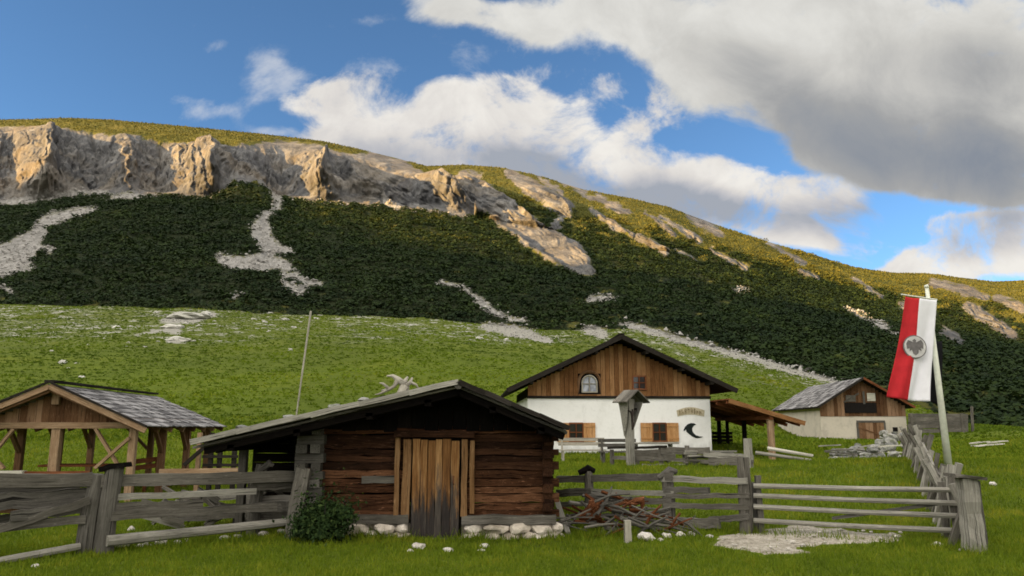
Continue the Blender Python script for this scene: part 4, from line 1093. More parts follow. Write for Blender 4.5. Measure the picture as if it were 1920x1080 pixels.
mb = MB(); mb.beam((.0, .10, AP - .36), (.0, .10, AP - .02), .17, .12, up=(0, 1, 0)); mb.build('ridge_beam_end', W_pine, pv)
for sx in (-1, 1):
    mb = MB(); mb.beam((sx * (HW + .08), -.32, EV - .02), (0, -.32, AP + .06), .05, .13); mb.build('barge_board', W_pine, pv)
    mb = MB(); mb.beam((sx * (HW + .10), -.36, EV + .08), (0, -.36, AP + .17), .06, .045); mb.build('verge_strip', W_roofd, pv)
    mb = MB()
    for k in range(8):
        y = -.2 + k * 1.03; mb.beam((sx * HW, y, EV - .02), (0, y, AP), .10, .13)
    mb.build('rafters', W_gabled, pv)
    mb = MB(); nr = 9; sl = math.hypot(HW + .15, AP - EV); nv = Vector((sx * (AP - EV), 0, HW)).normalized()
    for c_ in range(nr):
        t0 = c_ / nr; t1 = min(1.0, (c_ + 1.35) / nr); y = -.34
        while y < DP:
            w_ = random.uniform(.15, .28); ee = random.uniform(-.012, .012)
            a = Vector((sx * (HW + .14) * (1 - t0 + ee), y + w_ / 2, lerp(EV - .05, AP, t0 - ee) + .10 + .028)); b2 = Vector((sx * (HW + .14) * (1 - t1), y + w_ / 2, lerp(EV - .05, AP, t1) + .10))
            mb.beam(a, b2, w_ * .95, .026, up=nv); y += w_
    mb.build('shingle_roof', W_shing, pv)
mb = MB(); mb.beam((0, -.36, AP + .19), (0, DP, AP + .19), .22, .05); mb.build('ridge_cap', W_roofd, pv)
mb = MB()
for zz in (.28, .47, .66): mb.beam((-PXO - .1, .12, zz), (-.62, .12, zz), .04, .17, seg=2, jit=.004)
mb.build('front_parapet', W_grey, pv)
mb = MB()
for zz in (.58, .74): mb.beam((-.60, .12, zz), (.95, .12, zz), .04, .15, seg=2, jit=.004)
mb.build('front_panel', W_red, pv)
mb = MB(); mb.beam((-PXO - .15, .12, .80), (-.55, .12, .80), .22, .06); mb.build('parapet_rail', W_pale, pv)
# furniture inside
def table(name, label, loc, rz, L, Wd, hgt, mat):
    t = thing(name, label, 'table', loc, rz)
    mb = MB()
    for i in range(4): mb.beam((-L / 2, -Wd / 2 + Wd * (i + .5) / 4, hgt), (L / 2, -Wd / 2 + Wd * (i + .5) / 4, hgt), Wd / 4 * .95, .05)
    mb.build('table_top', mat, t)
    for sx in (-1, 1):
        mb = MB(); x = sx * (L / 2 - .25); mb.beam((x, -Wd * .42, 0), (x, Wd * .25, hgt - .03), .09, .07, up=(1, 0, 0)); mb.beam((x + .001, Wd * .42, 0), (x + .001, -Wd * .25, hgt - .03), .088, .068, up=(1, 0, 0)); mb.build('leg', mat, t)
    return t
def bench(name, label, loc, rz, L, hgt, mat, back=True, cat='bench'):
    t = thing(name, label, cat, loc, rz)
    mb = MB()
    for i in range(3): mb.beam((-L / 2, -.15 + .14 * i, hgt), (L / 2, -.15 + .14 * i, hgt), .13, .045)
    mb.build('seat', mat, t)
    if back:
        mb = MB()
        for zz in (.24, .42): mb.beam((-L / 2, .22 + zz * .12, hgt + zz), (L / 2, .22 + zz * .12, hgt + zz), .04, .13)
        mb.build('backrest', mat, t)
    for sx in (-1, 1):
        mb = MB(); x = sx * (L / 2 - .15); mb.beam((x, -.14, 0), (x, -.14, hgt - .025), .08, .08, up=(0, 1, 0)); mb.beam((x, .16, 0), (x, .16 + (.09 if back else 0), hgt + (.48 if back else -.025)), .07, .07, up=(0, 1, 0)); mb.build('leg', mat, t)
    return t
def wp(lx, ly):
    q = Matrix.Rotation(R(6.5), 3, 'Z') @ Vector((lx, ly, 0)) + pv_loc; return Vector((q.x, q.y, gzf(q.x, q.y)))
table('wooden_table', 'reddish brown wooden table standing inside the open pavilion', wp(.25, 1.5), R(6.5), 2.0, .75, .86, W_red)
bench('wooden_bench', 'reddish brown bench with a backrest under the right side of the pavilion', wp(1.25, 3.6), R(96), 2.2, .45, W_red)

# ------------------------------------------------------------------ white mountain house
random.seed(9)
h_loc = Vector((5.12, 36.0, gzf(5.1, 36) - .05))
ho = thing('mountain_house', 'white plastered house with an orange larch board gable and dark roof', 'house', h_loc, R(3.0))
hb = h_loc.z
HWD = 4.38; WT = 3.08 - hb; DEP = 10.0
AZ, EZ, EXH = 5.80 - hb, 3.30 - hb, 5.35
mb = MB(); mb.box((0, DEP / 2, WT / 2 - .2), (HWD * 2, DEP, WT + .4)); mb.build('wall', P_white, ho)
mb = MB(); n = 40
for i in range(n):
    x = -HWD + 2 * HWD * (i + .5) / n; zt = AZ - .12 - (AZ - EZ) * abs(x) / EXH
    w_ = 2 * HWD / n * random.uniform(.9, .985)
    for (wx0, wx1, wz0, wz1) in [(-1.88, -.98, 3.22 - hb, 4.20 - hb), (.58, 1.36, 3.40 - hb, 4.12 - hb)]:
        if wx0 < x < wx1:
            mb.beam((x, -.02, WT + .05), (x, -.02, wz0), w_, .05, up=(0, 1, 0)); mb.beam((x, -.02, wz1), (x, -.02, zt), w_, .05, up=(0, 1, 0)); break
    else: mb.beam((x, -.02 + random.uniform(-.008, .008), WT + .02), (x, -.02, zt), w_, .05, up=(0, 1, 0))
mb.build('gable_cladding', W_gable, ho)
mb = MB(); mb.prism([(-HWD + .05, .06, WT - .02), (HWD - .05, .06, WT - .02), (HWD - .05, .06, AZ - .2 - (AZ - EZ) * HWD / EXH), (0, .06, AZ - .18), (-HWD + .05, .06, AZ - .2 - (AZ - EZ) * HWD / EXH)], (0, DEP - .1, 0)); mb.build('attic', M_dark, ho)
mb = MB(); mb.beam((-HWD - .04, -.04, WT), (HWD + .04, -.04, WT), .10, .12); mb.build('sill_beam', W_roofd, ho)
for sx in (-1, 1):
    mb = MB(); nv = Vector((sx * (AZ - EZ), 0, EXH)).normalized(); y = -1.0; nr = 10
    for c_ in range(nr):
        t0 = c_ / nr; t1 = min(1, (c_ + 1.3) / nr); y = -1.0
        while y < DEP + .5:
            w_ = random.uniform(.25, .5); a = Vector((sx * EXH * (1 - t0), y + w_ / 2, lerp(EZ, AZ, t0) + .13 + .03)); b2 = Vector((sx * EXH * (1 - t1), y + w_ / 2, lerp(EZ, AZ, t1) + .13)); mb.beam(a, b2, w_ * .97, .035, up=nv); y += w_
    mb.build('roof_slope', W_greyd, ho)
    mb = MB(); mb.beam((sx * EXH, DEP / 2 - .25, EZ + .06), (0, DEP / 2 - .25, AZ + .06), DEP + 1.4, .05, up=nv); mb.build('soffit', W_roofd, ho)
    mb = MB(); mb.beam((sx * (EXH + .05), -1.02, EZ + .04), (0, -1.02, AZ + .07), .06, .22); mb.build('barge_board', W_roofd, ho)
    mb = MB()
    for x in (1.2, 2.9, 4.25): mb.beam((sx * x, -.95, AZ - (AZ - EZ) * x / EXH - .08), (sx * x, .2, AZ - (AZ - EZ) * x / EXH - .08), .14, .16)
    mb.build('purlin', W_roofd, ho)
mb = MB(); mb.beam((0, -1.05, AZ + .20), (0, DEP + .4, AZ + .20), .26, .05); mb.build('ridge_cap', W_roofd, ho)
# windows
def frame_win(x, z0, z1, w_, mat, glass, arch=False, mull=True, name='window', label=None, parent=ho, y=-.05):
    mb = MB()
    if not arch:
        mb.beam((x - w_ / 2, y, z0), (x - w_ / 2, y, z1), .07, .08, up=(0, 1, 0)); mb.beam((x + w_ / 2, y, z0), (x + w_ / 2, y, z1), .07, .08, up=(0, 1, 0))
        mb.beam((x - w_ / 2, y, z1), (x + w_ / 2, y, z1), .082, .07); mb.beam((x - w_ / 2 - .03, y - .02, z0), (x + w_ / 2 + .03, y - .02, z0), .12, .06)
    else:
        zc = z1 - w_ / 2
        mb.beam((x - w_ / 2, y, z0), (x - w_ / 2, y, zc), .07, .08, up=(0, 1, 0)); mb.beam((x + w_ / 2, y, z0), (x + w_ / 2, y, zc), .07, .08, up=(0, 1, 0))
        mb.log([(x + w_ / 2 * math.cos(math.pi * k / 10), y, zc + w_ / 2 * math.sin(math.pi * k / 10)) for k in range(11)], .045, 6)
        mb.beam((x - w_ / 2 - .03, y - .02, z0), (x + w_ / 2 + .03, y - .02, z0), .12, .06)
    if mull:
        mb.beam((x, y - .005, z0), (x, y - .005, z1), .05, .05, up=(0, 1, 0)); mb.beam((x - w_ / 2, y - .006, (z0 + z1) / 2), (x + w_ / 2, y - .006, (z0 + z1) / 2), .045, .045)
    f = mb.build(name, mat, parent)
    if label: f['label'] = label
    mb = MB()
    if arch:
        zc = z1 - w_ / 2; mb.prism([(x - w_ / 2, y + .03, z0), (x + w_ / 2, y + .03, z0)] + [(x + w_ / 2 * math.cos(math.pi * k / 10), y + .03, zc + w_ / 2 * math.sin(math.pi * k / 10)) for k in range(11)], (0, .02, 0))
    else: mb.box((x, y + .035, (z0 + z1) / 2), (w_, .02, z1 - z0))
    mb.build('pane', glass, f); return f
frame_win(-1.43, 3.32 - hb, 4.10 - hb, .70, W_drift, M_glass, True, label='round topped gable window with a pale frame')
mb = MB()
zc = 3.78 - hb; arc = [(-1.43 + .52 * math.cos(math.pi * k / 12), -.055, zc + .52 * math.sin(math.pi * k / 12)) for k in range(13)]
mb.log([(-.91, -.055, 3.2 - hb)] + arc + [(-1.95, -.055, 3.2 - hb)], .075, 6); mb.build('window_surround', W_gabled, ho)
frame_win(.97, 3.46 - hb, 4.08 - hb, .62, W_red, M_dglass, label='small dark square gable window')
for x, sides in ((-2.1, (-1, 1)), (1.88, (-1, 1))):
    f = frame_win(x, 1.02 - hb, 1.86 - hb, .66, W_red, M_dglass, y=-.035, label='ground floor window with orange wooden shutters')
    for s_ in sides:
        mb = MB()
        for k in range(4): mb.beam((x + s_ * (.42 + .14 * k), -.07, 1.0 - hb), (x + s_ * (.42 + .14 * k), -.07, 1.88 - hb), .135, .035, up=(0, 1, 0))
        for zz in (1.14, 1.72): mb.beam((x + s_ * .35, -.10, zz - hb), (x + s_ * .91, -.10, zz - hb), .02, .07)
        mb.build('shutter', W_shut, ho)
# arched painted sign and black mark on the right of the facade
mb = MB(); top = [(3.42 + .68 * t, -.012, 2.46 - hb + .16 * math.cos(t * 1.55)) for t in np.linspace(-1, 1, 13)]; bot = [(3.42 + .64 * t, -.012, 2.17 - hb + .10 * math.cos(t * 1.5)) for t in np.linspace(1, -1, 13)]
mb.prism(top + bot, (0, -.012, 0)); sg = mb.build('painted_sign', M_ribb, ho); sg['label'] = 'arched tan sign with worn olive brown lettering, not readable'
mb = MB(); random.seed(12)
x = 2.86
while x < 3.96:
    t = (x - 3.42) / .68; zb = 2.21 - hb + .10 * math.cos(t * 1.5); zt = 2.44 - hb + .13 * math.cos(t * 1.55); w_ = random.uniform(.07, .12)
    mb.beam((x, -.03, zb), (x + .01, -.03, lerp(zb, zt, random.choice((.7, 1, 1)))), .035, .012, up=(0, 1, 0))
    mb.beam((x + w_ * .6, -.031, lerp(zb, zt, .05)), (x + w_ * .6, -.031, lerp(zb, zt, random.choice((.6, .9)))), .03, .012, up=(0, 1, 0))
    q = random.choice((.1, .45, .8)); mb.beam((x, -.032, lerp(zb, zt, q)), (x + w_ * .65, -.032, lerp(zb, zt, q)), .012, .04); x += w_ + .035
mb.build('lettering', M_lett, sg)
def crescent(mb, cx, cz, pts, y): mb.prism([(cx + a, y, cz + b2) for a, b2 in pts], (0, -.012, 0))
mb = MB(); crescent(mb, 3.46, 1.50 - hb, [(.10, .36), (-.05, .37), (-.20, .32), (-.34, .20), (-.42, .04), (-.40, -.02), (-.30, .08), (-.28, -.04), (-.16, -.14), (-.02, -.26), (.16, -.33), (.36, -.32), (.52, -.27), (.34, -.25), (.16, -.20), (.06, -.10), (.0, .02), (.0, .12), (.08, .24), (.20, .30)], -.012)
em = mb.build('painted_mark', M_ink, ho); em['label'] = 'black crescent shaped mark painted on the white wall'
mb = MB(); mb.box((-.1 + 5.0 - 1.4, .0, .1), (.01, .01, .01))
# open lean-to at the right side
LP = [(HWD + .02, 2.86 - hb), (7.75, 1.86 - hb)]
mb = MB(); nv = Vector((LP[0][1] - LP[1][1], 0, LP[1][0] - LP[0][0])).normalized(); y = -2.6
while y < 5.5:
    w_ = random.uniform(.2, .34); mb.beam((LP[1][0], y + w_ / 2, LP[1][1] + .05), (LP[0][0], y + w_ / 2, LP[0][1] + .05), w_ * .97, .05, up=nv); y += w_
mb.build('lean_to_roof', W_red, ho)
mb = MB(); mb.beam((LP[1][0] + .05, -2.64, LP[1][1] - .02), (LP[0][0], -2.64, LP[0][1] - .02), .05, .20); mb.build('lean_to_verge', W_gable, ho)
mb = MB()
for y in (-2.3, -.9, .5, 1.9, 3.3, 4.8): mb.beam((LP[1][0] - .05, y, LP[1][1] - .08), (LP[0][0], y, LP[0][1] - .08), .12, .14)
mb.beam((6.35, -2.5, 2.10 - hb), (6.35, 5.2, 2.10 - hb), .16, .18)
mb.build('lean_to_rafter', W_red, ho)
for y, mt in ((-2.3, W_pine), (1.0, W_dark), (4.8, W_dark)):
    q = Matrix.Rotation(R(3), 3, 'Z') @ Vector((6.35, y, 0)) + h_loc
    mb = MB(); mb.beam((6.35, y, gzf(q.x, q.y) - hb - .05), (6.35, y, 2.02 - hb), .24 if y < 0 else .16, .22, up=(0, 1, 0)); mb.build('lean_to_post', mt, ho)
mb = MB()
for k in range(5): mb.beam((HWD + .1, 5.2, .15 + k * .19), (7.2, 5.2, .15 + k * .19), .04, .16)
mb.build('lean_to_back', W_dark, ho)
for x in (4.9, 5.6, 6.9): mb = MB(); mb.beam((x, 5.1, 0), (x, 5.1, 2.2 - hb), .14, .14, up=(0, 1, 0)); mb.build('lean_to_stud', W_dark, ho)

# ------------------------------------------------------------------ stone barn with board gable
random.seed(15)
b_loc = Vector((27.65, 59.7, gzf(27.6, 59.7) - .1))
ba = thing('stone_barn', 'old beige walled barn with a brown board gable and grey shingle roof', 'barn', b_loc, R(-5.2))
bb_ = b_loc.z; BW = 3.25; BWT = 2.55 - bb_; BD = 13.0; BA, BE, BEX = 5.40 - bb_, 3.12 - bb_, 3.65
mb = MB(); mb.box((0, BD / 2, BWT / 2 - .3), (BW * 2, BD, BWT + .6)); mb.build('wall', P_beige, ba)
mb = MB(); mb.prism([(-BW + .03, .05, BWT - .02), (BW - .03, .05, BWT - .02), (BW - .03, .05, BA - .12 - (BA - BE) * BW / BEX), (0, .05, BA - .12), (-BW + .03, .05, BA - .12 - (BA - BE) * BW / BEX)], (0, BD - .1, 0)); mb.build('attic', P_beige, ba)
mb = MB(); n = 24
for i in range(n):
    x = -BW + 2 * BW * (i + .5) / n; zt = BA - .1 - (BA - BE) * abs(x) / BEX; w_ = 2 * BW / n * random.uniform(.9, .98)
    mb.beam((x, -.02, BWT - .05), (x, -.02 + random.uniform(-.01, .01), zt), w_, .05, up=(0, 1, 0))
mb.build('gable_cladding', W_gabled, ba)
mb = MB(); mb.box((-.15, -.08, BWT + .62), (2.4, .06, .80)); ht = mb.build('hay_hatch', M_dark, ba)
for x, w_ in ((-.85, .75), (.72, .62)):
    mb = MB(); mb.box((x, -.10, BWT + 1.35 + (.1 if x > 0 else 0)), (w_, .05, .62 if x > 0 else .5)); mb.build('pale_board', W_pale if x > 0 else W_grey, ba)
mb = MB(); mb.beam((.15, -.12, BWT + .9), (.15, -.12, BWT + 1.9), .16, .06, up=(0, 1, 0)); mb.beam((-1.4, -.12, BWT + 1.05), (-.2, -.12, BWT + 1.75), .05, .12); mb.build('hatch_timber', W_greyd, ba)
for sx in (-1, 1):
    mb = MB(); nv = Vector((sx * (BA - BE), 0, BEX)).normalized(); nr = 9
    for c_ in range(nr):
        t0 = c_ / nr; t1 = min(1, (c_ + 1.3) / nr); y = -.8
        while y < BD + .4:
            w_ = random.uniform(.25, .5); ee = random.uniform(-.01, .01); mb.beam((sx * BEX * (1 - t0 + ee), y + w_ / 2, lerp(BE, BA, t0 - ee) + .13), (sx * BEX * (1 - t1), y + w_ / 2, lerp(BE, BA, t1) + .10), w_ * .96, .035, up=nv); y += w_
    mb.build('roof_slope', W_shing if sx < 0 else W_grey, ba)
    mb = MB(); mb.beam((sx * BEX, BD / 2 - .2, BE + .02), (0, BD / 2 - .2, BA + .02), BD + 1.1, .06, up=nv); mb.build('soffit', W_roofd, ba)
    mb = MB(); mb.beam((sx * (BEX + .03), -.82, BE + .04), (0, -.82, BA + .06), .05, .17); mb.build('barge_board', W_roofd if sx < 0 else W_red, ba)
mb = MB()
for k in range(7): mb.beam((-.85 + .28 * k + .55, -.06, .02), (-.85 + .28 * k + .55, -.06, 1.58), .265, .05, up=(0, 1, 0))
mb.beam((-.45, -.10, 1.2), (1.52, -.10, .5), .04, .10); gt = mb.build('gate', W_gabled, ba)
mb = MB(); mb.beam((-.52, -.06, 1.66), (1.6, -.06, 1.66), .12, .16); mb.beam((-.48, -.06, 0), (-.48, -.06, 1.58), .14, .10, up=(0, 1, 0)); mb.beam((1.56, -.06, 0), (1.56, -.06, 1.58), .14, .10, up=(0, 1, 0)); mb.build('gate_frame', W_greyd, ba)
mb = MB(); mb.box((2.35, -.02, 1.05), (.36, .06, .34)); mb.build('vent_hole', M_dark, ba)

# ------------------------------------------------------------------ plank fence in the foreground
random.seed(31)
def G(px, py, Y): return at(px, py, Y)
fl = gp(180, 1038)
fe = thing('plank_fence', 'grey weathered plank fence with a thick double post left of the hut', 'fence', fl)
def part(mb, name, mat, par, smooth=False): return mb.build(name, mat, par, smooth, local=False)
def rail(par, a, b2, w_, h_, mat, name='rail', jit=.012):
    mb = MB(); mb.beam(a, b2, w_, h_, seg=8, jit=jit); return part(mb, name, mat, par)
g = fl
mb = MB(); mb.log([g + Vector((-.16, .02, -.1)), g + Vector((-.14, .02, .5)), g + Vector((-.07, .02, 1.06))], [.135, .125, .115], 9, .09); part(mb, 'post', W_greyd, fe)
mb = MB(); mb.log([g + Vector((.10, .0, -.1)), g + Vector((.12, 0, .6)), g + Vector((.15, .0, 1.16))], [.13, .125, .12], 9, .09); part(mb, 'post', W_greyd, fe)
mb = MB(); mb.beam(g + Vector((-.02, 0, 1.13)), g + Vector((.32, .02, 1.20)), .26, .07, seg=2, jit=.012); part(mb, 'post_cap', W_dark, fe)
p2 = gp(478, 1004)
mb = MB(); mb.log([p2 + Vector((-.04, 0, -.1)), p2 + Vector((-.02, 0, .5)), p2 + Vector((.04, .0, 1.10))], [.11, .105, .09], 8, .1); part(mb, 'post', W_greyd, fe)
mb = MB(); mb.log([p2 + Vector((.02, -.05, 1.0)), p2 + Vector((.20, -.1, 1.12)), p2 + Vector((.26, -.1, 1.08))], [.05, .06, .03], 7, .1); part(mb, 'post_knob', W_greyd, fe)
# left panel (runs out of the picture towards the camera)
YL, YP, YR = 10.0, 10.75, 12.35
rail(fe, G(-130, 906, YL - .3), G(172, 899, YP), .05, .19, W_grey)
rail(fe, G(-130, 950, YL - .3), G(160, 930, YP + .05), .05, .22, W_greyd)
rail(fe, G(-130, 928, YL + .05), G(150, 915, YP + .12), .05, .11, W_greyd)
rail(fe, G(-130, 962, YL + .05), G(120, 945, YP + .10), .05, .15, W_gabled)
rail(fe, G(-130, 988, YL + .05), G(90, 966, YP + .10), .05, .12, W_greyd)
rail(fe, G(20, 968, YL + .1), G(158, 953, YP + .06), .05, .13, W_greyd)
rail(fe, G(-130, 1034, YL - .35), G(168, 938, YP - .06), .05, .10, W_grey)
rail(fe, G(-130, 1002, YL - .32), G(160, 974, YP - .02), .06, .11, W_grey)
mb = MB(); mb.log([G(-130, 1078, YL - .4), G(20, 1048, YL + .1), G(150, 1024, YP - .05)], [.055, .05, .045], 7, .06); part(mb, 'rail', W_pole, fe)
# right panel to the hut corner
rail(fe, G(190, 903, YP), G(560, 893, YR), .05, .17, W_grey)
rail(fe, G(205, 933, YP + .02), G(480, 921, YR - .4), .05, .085, W_pole)
rail(fe, G(205, 952, YP + .02), G(380, 946, YR - .8), .05, .13, W_grey)
rail(fe, G(208, 968, YP), G(520, 950, YR - .1), .05, .12, W_grey)
rail(fe, G(470, 912, YR - .3), G(556, 908, YR + .1), .05, .13, W_grey)
rail(fe, G(470, 952, YR - .32), G(556, 948, YR + .05), .05, .15, W_greyd)
mb = MB(); mb.log([G(200, 1014, YP - .05), G(340, 1000, YP + .7), G(545, 978, YR - .1)], [.075, .07, .06], 8, .07); part(mb, 'rail', W_pole, fe)

# heap of old poles and laths behind the fence
random.seed(44)
for k in range(34):
    px = random.uniform(290, 530); py = random.uniform(925, 985); Y = random.uniform(12.9, 13.8)
    c_ = G(px, py, Y); c_.z = max(c_.z, gzf(c_.x, Y) + .03); L = random.uniform(.35, 1.1); a = random.choice((random.uniform(-.25, .25), random.uniform(.5, 1.2), random.uniform(-1.1, -.5)))
    d = Vector((math.cos(a), random.uniform(-.4, .4), math.sin(a) * .5)) * (L / 2)
    if (c_ - d).z < gzf(c_.x, Y): c_.z += abs(d.z)
    if (c_ + d).z > 1.0: c_.z -= (c_ + d).z - 1.0
    mb = MB(); mb.beam(c_ - d, c_ + d, random.uniform(.04, .08), random.uniform(.05, .11), seg=3, jit=.01)
    single('old_pole', mb, random.choice((W_grey, W_grey, W_greyd, W_pole)), 'split grey pole in the jumbled heap behind the plank fence', 'pole', c_, 'old poles heaped behind the plank fence')

# small timber railing behind the pavilion corner
r0 = gp(395, 880); r0 = Vector((at(392, 882, 19.5).x, 19.5, 0)); r0.z = gzf(r0.x, r0.y)
rl = thing('timber_railing', 'small dark timber railing standing between the pavilion and the log hut', 'railing', r0)
for px in (372, 395, 412, 439):
    x = at(px, 860, 19.5).x; zb = gzf(x, 19.5); mb = MB(); mb.beam((x, 19.5, zb), (x, 19.5, 1.7 - (.15 if px != 439 else .55)), .10, .10, up=(0, 1, 0)); part(mb, 'post', W_roofd if px != 372 else W_pine, rl)
for py in (856, 872):
    mb = MB(); mb.beam(at(380, py, 19.42), at(446, py, 19.42), .05, .07); part(mb, 'rail', W_roofd, rl)
mb = MB(); mb.beam(at(345, 872, 19.3), at(384, 838, 19.3), .07, .09); part(mb, 'brace', W_roofd, rl)
mb = MB(); mb.beam(at(300, 884, 19.2), at(455, 882, 19.2), .12, .12); part(mb, 'sill', W_pine, rl)

# ------------------------------------------------------------------ rail fence between hut and gate
random.seed(50)
a0 = gp(1400, 1002); a1 = gp(1255, 987); a2 = gp(1105, 966); a3 = Vector((at(1030, 958, 16.2).x, 16.2, 0)); a3.z = gzf(a3.x, a3.y)
mf = thing('rail_fence', 'silver grey rail fence between the log hut and the pole gate', 'fence', a1)
for p, hh, r in ((a0, 1.22, .115), (a1, .90, .115), (a2, .84, .095)):
    mb = MB(); mb.log([p + Vector((0, 0, -.1)), p + Vector((.01, 0, hh * .5)), p + Vector((0, 0, hh))], [r, r * .95, r * .85], 9, .08); part(mb, 'post', W_grey, mf)
mb = MB(); mb.log([a1 + Vector((-.16, -.02, .82)), a1 + Vector((.05, -.02, .96)), a1 + Vector((.16, 0, .93))], [.05, .075, .05], 7, .12); part(mb, 'post_cap', W_greyd, mf)
mb = MB(); mb.log([a2 + Vector((-.20, -.02, .80)), a2 + Vector((.0, -.02, .88)), a2 + Vector((.12, 0, .84))], [.05, .08, .05], 7, .12); part(mb, 'post_cap', W_dark, mf)
def Yf(px): return float(np.interp(px, [1030, 1105, 1255, 1400], [a3.y, a2.y, a1.y, a0.y])) - .14
for (pa, ya, pb, yb, w_, mt) in ((1045,899,1262,893,.13,W_grey),(1240,898,1400,902,.10,W_pole),(1045,925,1110,921,.14,W_grey),(1095,922,1265,926,.09,W_pole),(1245,918,1330,920,.10,W_greyd),(1250,931,1405,929,.08,W_grey),
                             (1050,946,1260,938,.10,W_grey),(1245,948,1405,951,.09,W_grey),(1060,968,1250,962,.08,W_greyd),(1250,978,1350,982,.16,W_grey),(1330,975,1405,968,.10,W_greyd)):
    rail(mf, G(pa, ya, Yf(pa)), G(pb, yb, Yf(pb)), .06, w_, mt)

# ------------------------------------------------------------------ pole gate and its posts
q0 = gp(1427, 1001); q1 = gp(1800, 1022)
ga = thing('pole_gate', 'gate of four thin silver grey poles between two posts', 'gate', q0)
for (ya, yb) in ((911, 919), (929, 944), (950, 968), (976, 996)):
    pa = G(1413, ya, q0.y - .05); pb = G(1812, yb, q1.y + .12); mid = pa.lerp(pb, .5) + Vector((0, 0, -.01))
    mb = MB(); mb.log([pa, mid, pb], [.042, .038, .042], 7, .06); part(mb, 'pole', W_pole, ga)
for px, Y, zt in ((1427, q0.y, .92), (1420, q0.y + .16, .80), (1795, q1.y + .22, .98), (1775, q1.y + .5, .85)):
    p = at(px, 1000, Y); p.z = gzf(p.x, Y)
    mb = MB(); mb.beam(p, p + Vector((0, 0, zt)), .085, .07, up=(0, 1, 0), seg=4, jit=.006); part(mb, 'upright', W_grey, ga)
mb = MB(); mb.beam(G(1560, 972, q0.y - .45), G(1790, 940, q1.y + .2), .03, .05, seg=4, jit=.005); part(mb, 'brace', W_greyd, ga)
gpz = gp(1829, 1037)
gt = thing('gatepost', 'stout grey gatepost capped with a slanted board at the right', 'post', gpz)
mb = MB(); mb.beam(gpz + Vector((0, 0, -.1)), gpz + Vector((-.015, 0, 1.0)), .215, .2, up=(0, 1, 0), seg=7, jit=.012); part(mb, 'shaft', W_pole, gt)
mb = MB(); mb.beam(gpz + Vector((-.24, .02, 1.045)), gpz + Vector((.19, .0, 1.0)), .34, .045, seg=3, jit=.006); part(mb, 'cap_board', W_grey, gt)
mb = MB(); mb.beam(gpz + Vector((.17, .06, -.05)), gpz + Vector((.15, .06, .96)), .07, .08, up=(0, 1, 0), seg=4, jit=.006); part(mb, 'side_lath', W_greyd, gt)

# stake fence running back from the gatepost
random.seed(61)
s0 = Vector((6.55, 11.3, 0)); s1 = Vector((14.7, 28.5, 0))
sf = thing('stake_fence', 'grey fence of crossed stakes running back from the capped gatepost', 'fence', (s0.x, s0.y, gzf(s0.x, s0.y)))
ns_ = 24
for i in range(ns_):
    t = (i / (ns_ - 1)) ** .95; p = s0.lerp(s1, t); p.z = gzf(p.x, p.y); sd_ = Vector((.9, -.43, 0))
    for s_ in (-1, 1):
        mb = MB(); tw = random.uniform(.16, .30); hh = random.uniform(.80, 1.12)
        mb.beam(p + sd_ * (s_ * tw) + Vector((0, .05 * s_, -.08)), p - sd_ * (s_ * tw * random.uniform(.2, .8)) + Vector((random.uniform(-.08, .08), .05 * s_ + random.uniform(-.25, .25), hh)), random.uniform(.07, .11), .06, up=(0, 1, 0), seg=3, jit=.01); part(mb, 'stake', random.choice((W_pole, W_grey, W_pole)), sf)
for i in range(0, ns_ - 1, 3):
    for zz in (.30, .55, .80):
        pa = s0.lerp(s1, i / (ns_ - 1)); pb = s0.lerp(s1, min(1, (i + 3.5) / (ns_ - 1)))
        pa.z = gzf(pa.x, pa.y) + zz + random.uniform(-.06, .06); pb.z = gzf(pb.x, pb.y) + zz + random.uniform(-.06, .06)
        mb = MB(); mb.beam(pa, pb, .05, random.uniform(.08, .13), seg=4, jit=.01); part(mb, 'rail', random.choice((W_grey, W_pole)), sf)

# ------------------------------------------------------------------ heap of brushwood with rusty pieces
random.seed(71)
hc = gp(1165, 1002)
for k in range(78):
    t = random.random(); px = random.gauss(1160, 62); px = min(max(px, 1050), 1290)
    x0 = at(px, 1000, hc.y).x; Y = hc.y + random.uniform(-.25, .55); top = .62 * math.exp(-((px - 1150) / 85) ** 2)
    z0 = gzf(x0, Y) + random.uniform(.03, .1 + top * .8); L = random.uniform(.35, 1.0); a = random.choice((random.uniform(-.5, .5), random.uniform(-1.0, -.3), random.uniform(.4, 1.2)))
    d = Vector((math.cos(a), random.uniform(-.5, .5), math.sin(a) * .6)) * (L / 2); c_ = Vector((x0, Y, z0))
    if (c_ - d).z < gzf(x0, Y) - .02 or (c_ + d).z < gzf(x0, Y) - .02: c_.z = gzf(x0, Y) + abs(d.z)
    r = random.uniform(.010, .034); mb = MB(); pm_ = c_ + Vector((random.uniform(-.06, .06), random.uniform(-.06, .06), random.uniform(-.06, .06)))
    mb.log([c_ - d, pm_, c_ + d], [r, r * .9, r * .6], 6, .12)
    single('branch', mb, random.choice((W_greyd, W_grey, W_rot, W_greyd, W_greyd, W_rot)), 'dry branch tangled in the brushwood heap in front of the rail fence', 'branch', c_, 'branches of the brushwood heap')
mb = MB()
for (pts, r) in (([(1082, 969), (1092, 966), (1105, 959), (1113, 950), (1122, 947), (1127, 940), (1132, 937)], [.02, .07, .075, .10, .07, .06, .015]), ([(1108, 955), (1118, 966), (1128, 976)], [.08, .07, .03]), ([(1085, 972), (1110, 966), (1126, 962)], [.05, .08, .04])):
    mb.log([G(px, py, hc.y + .12) for px, py in pts], r, 9, .38)
single('rotten_stump', mb, W_rot, 'reddish brown rotten stump wood on top of the brushwood heap', 'stump', G(1110, 965, hc.y + .1))
mb = MB()
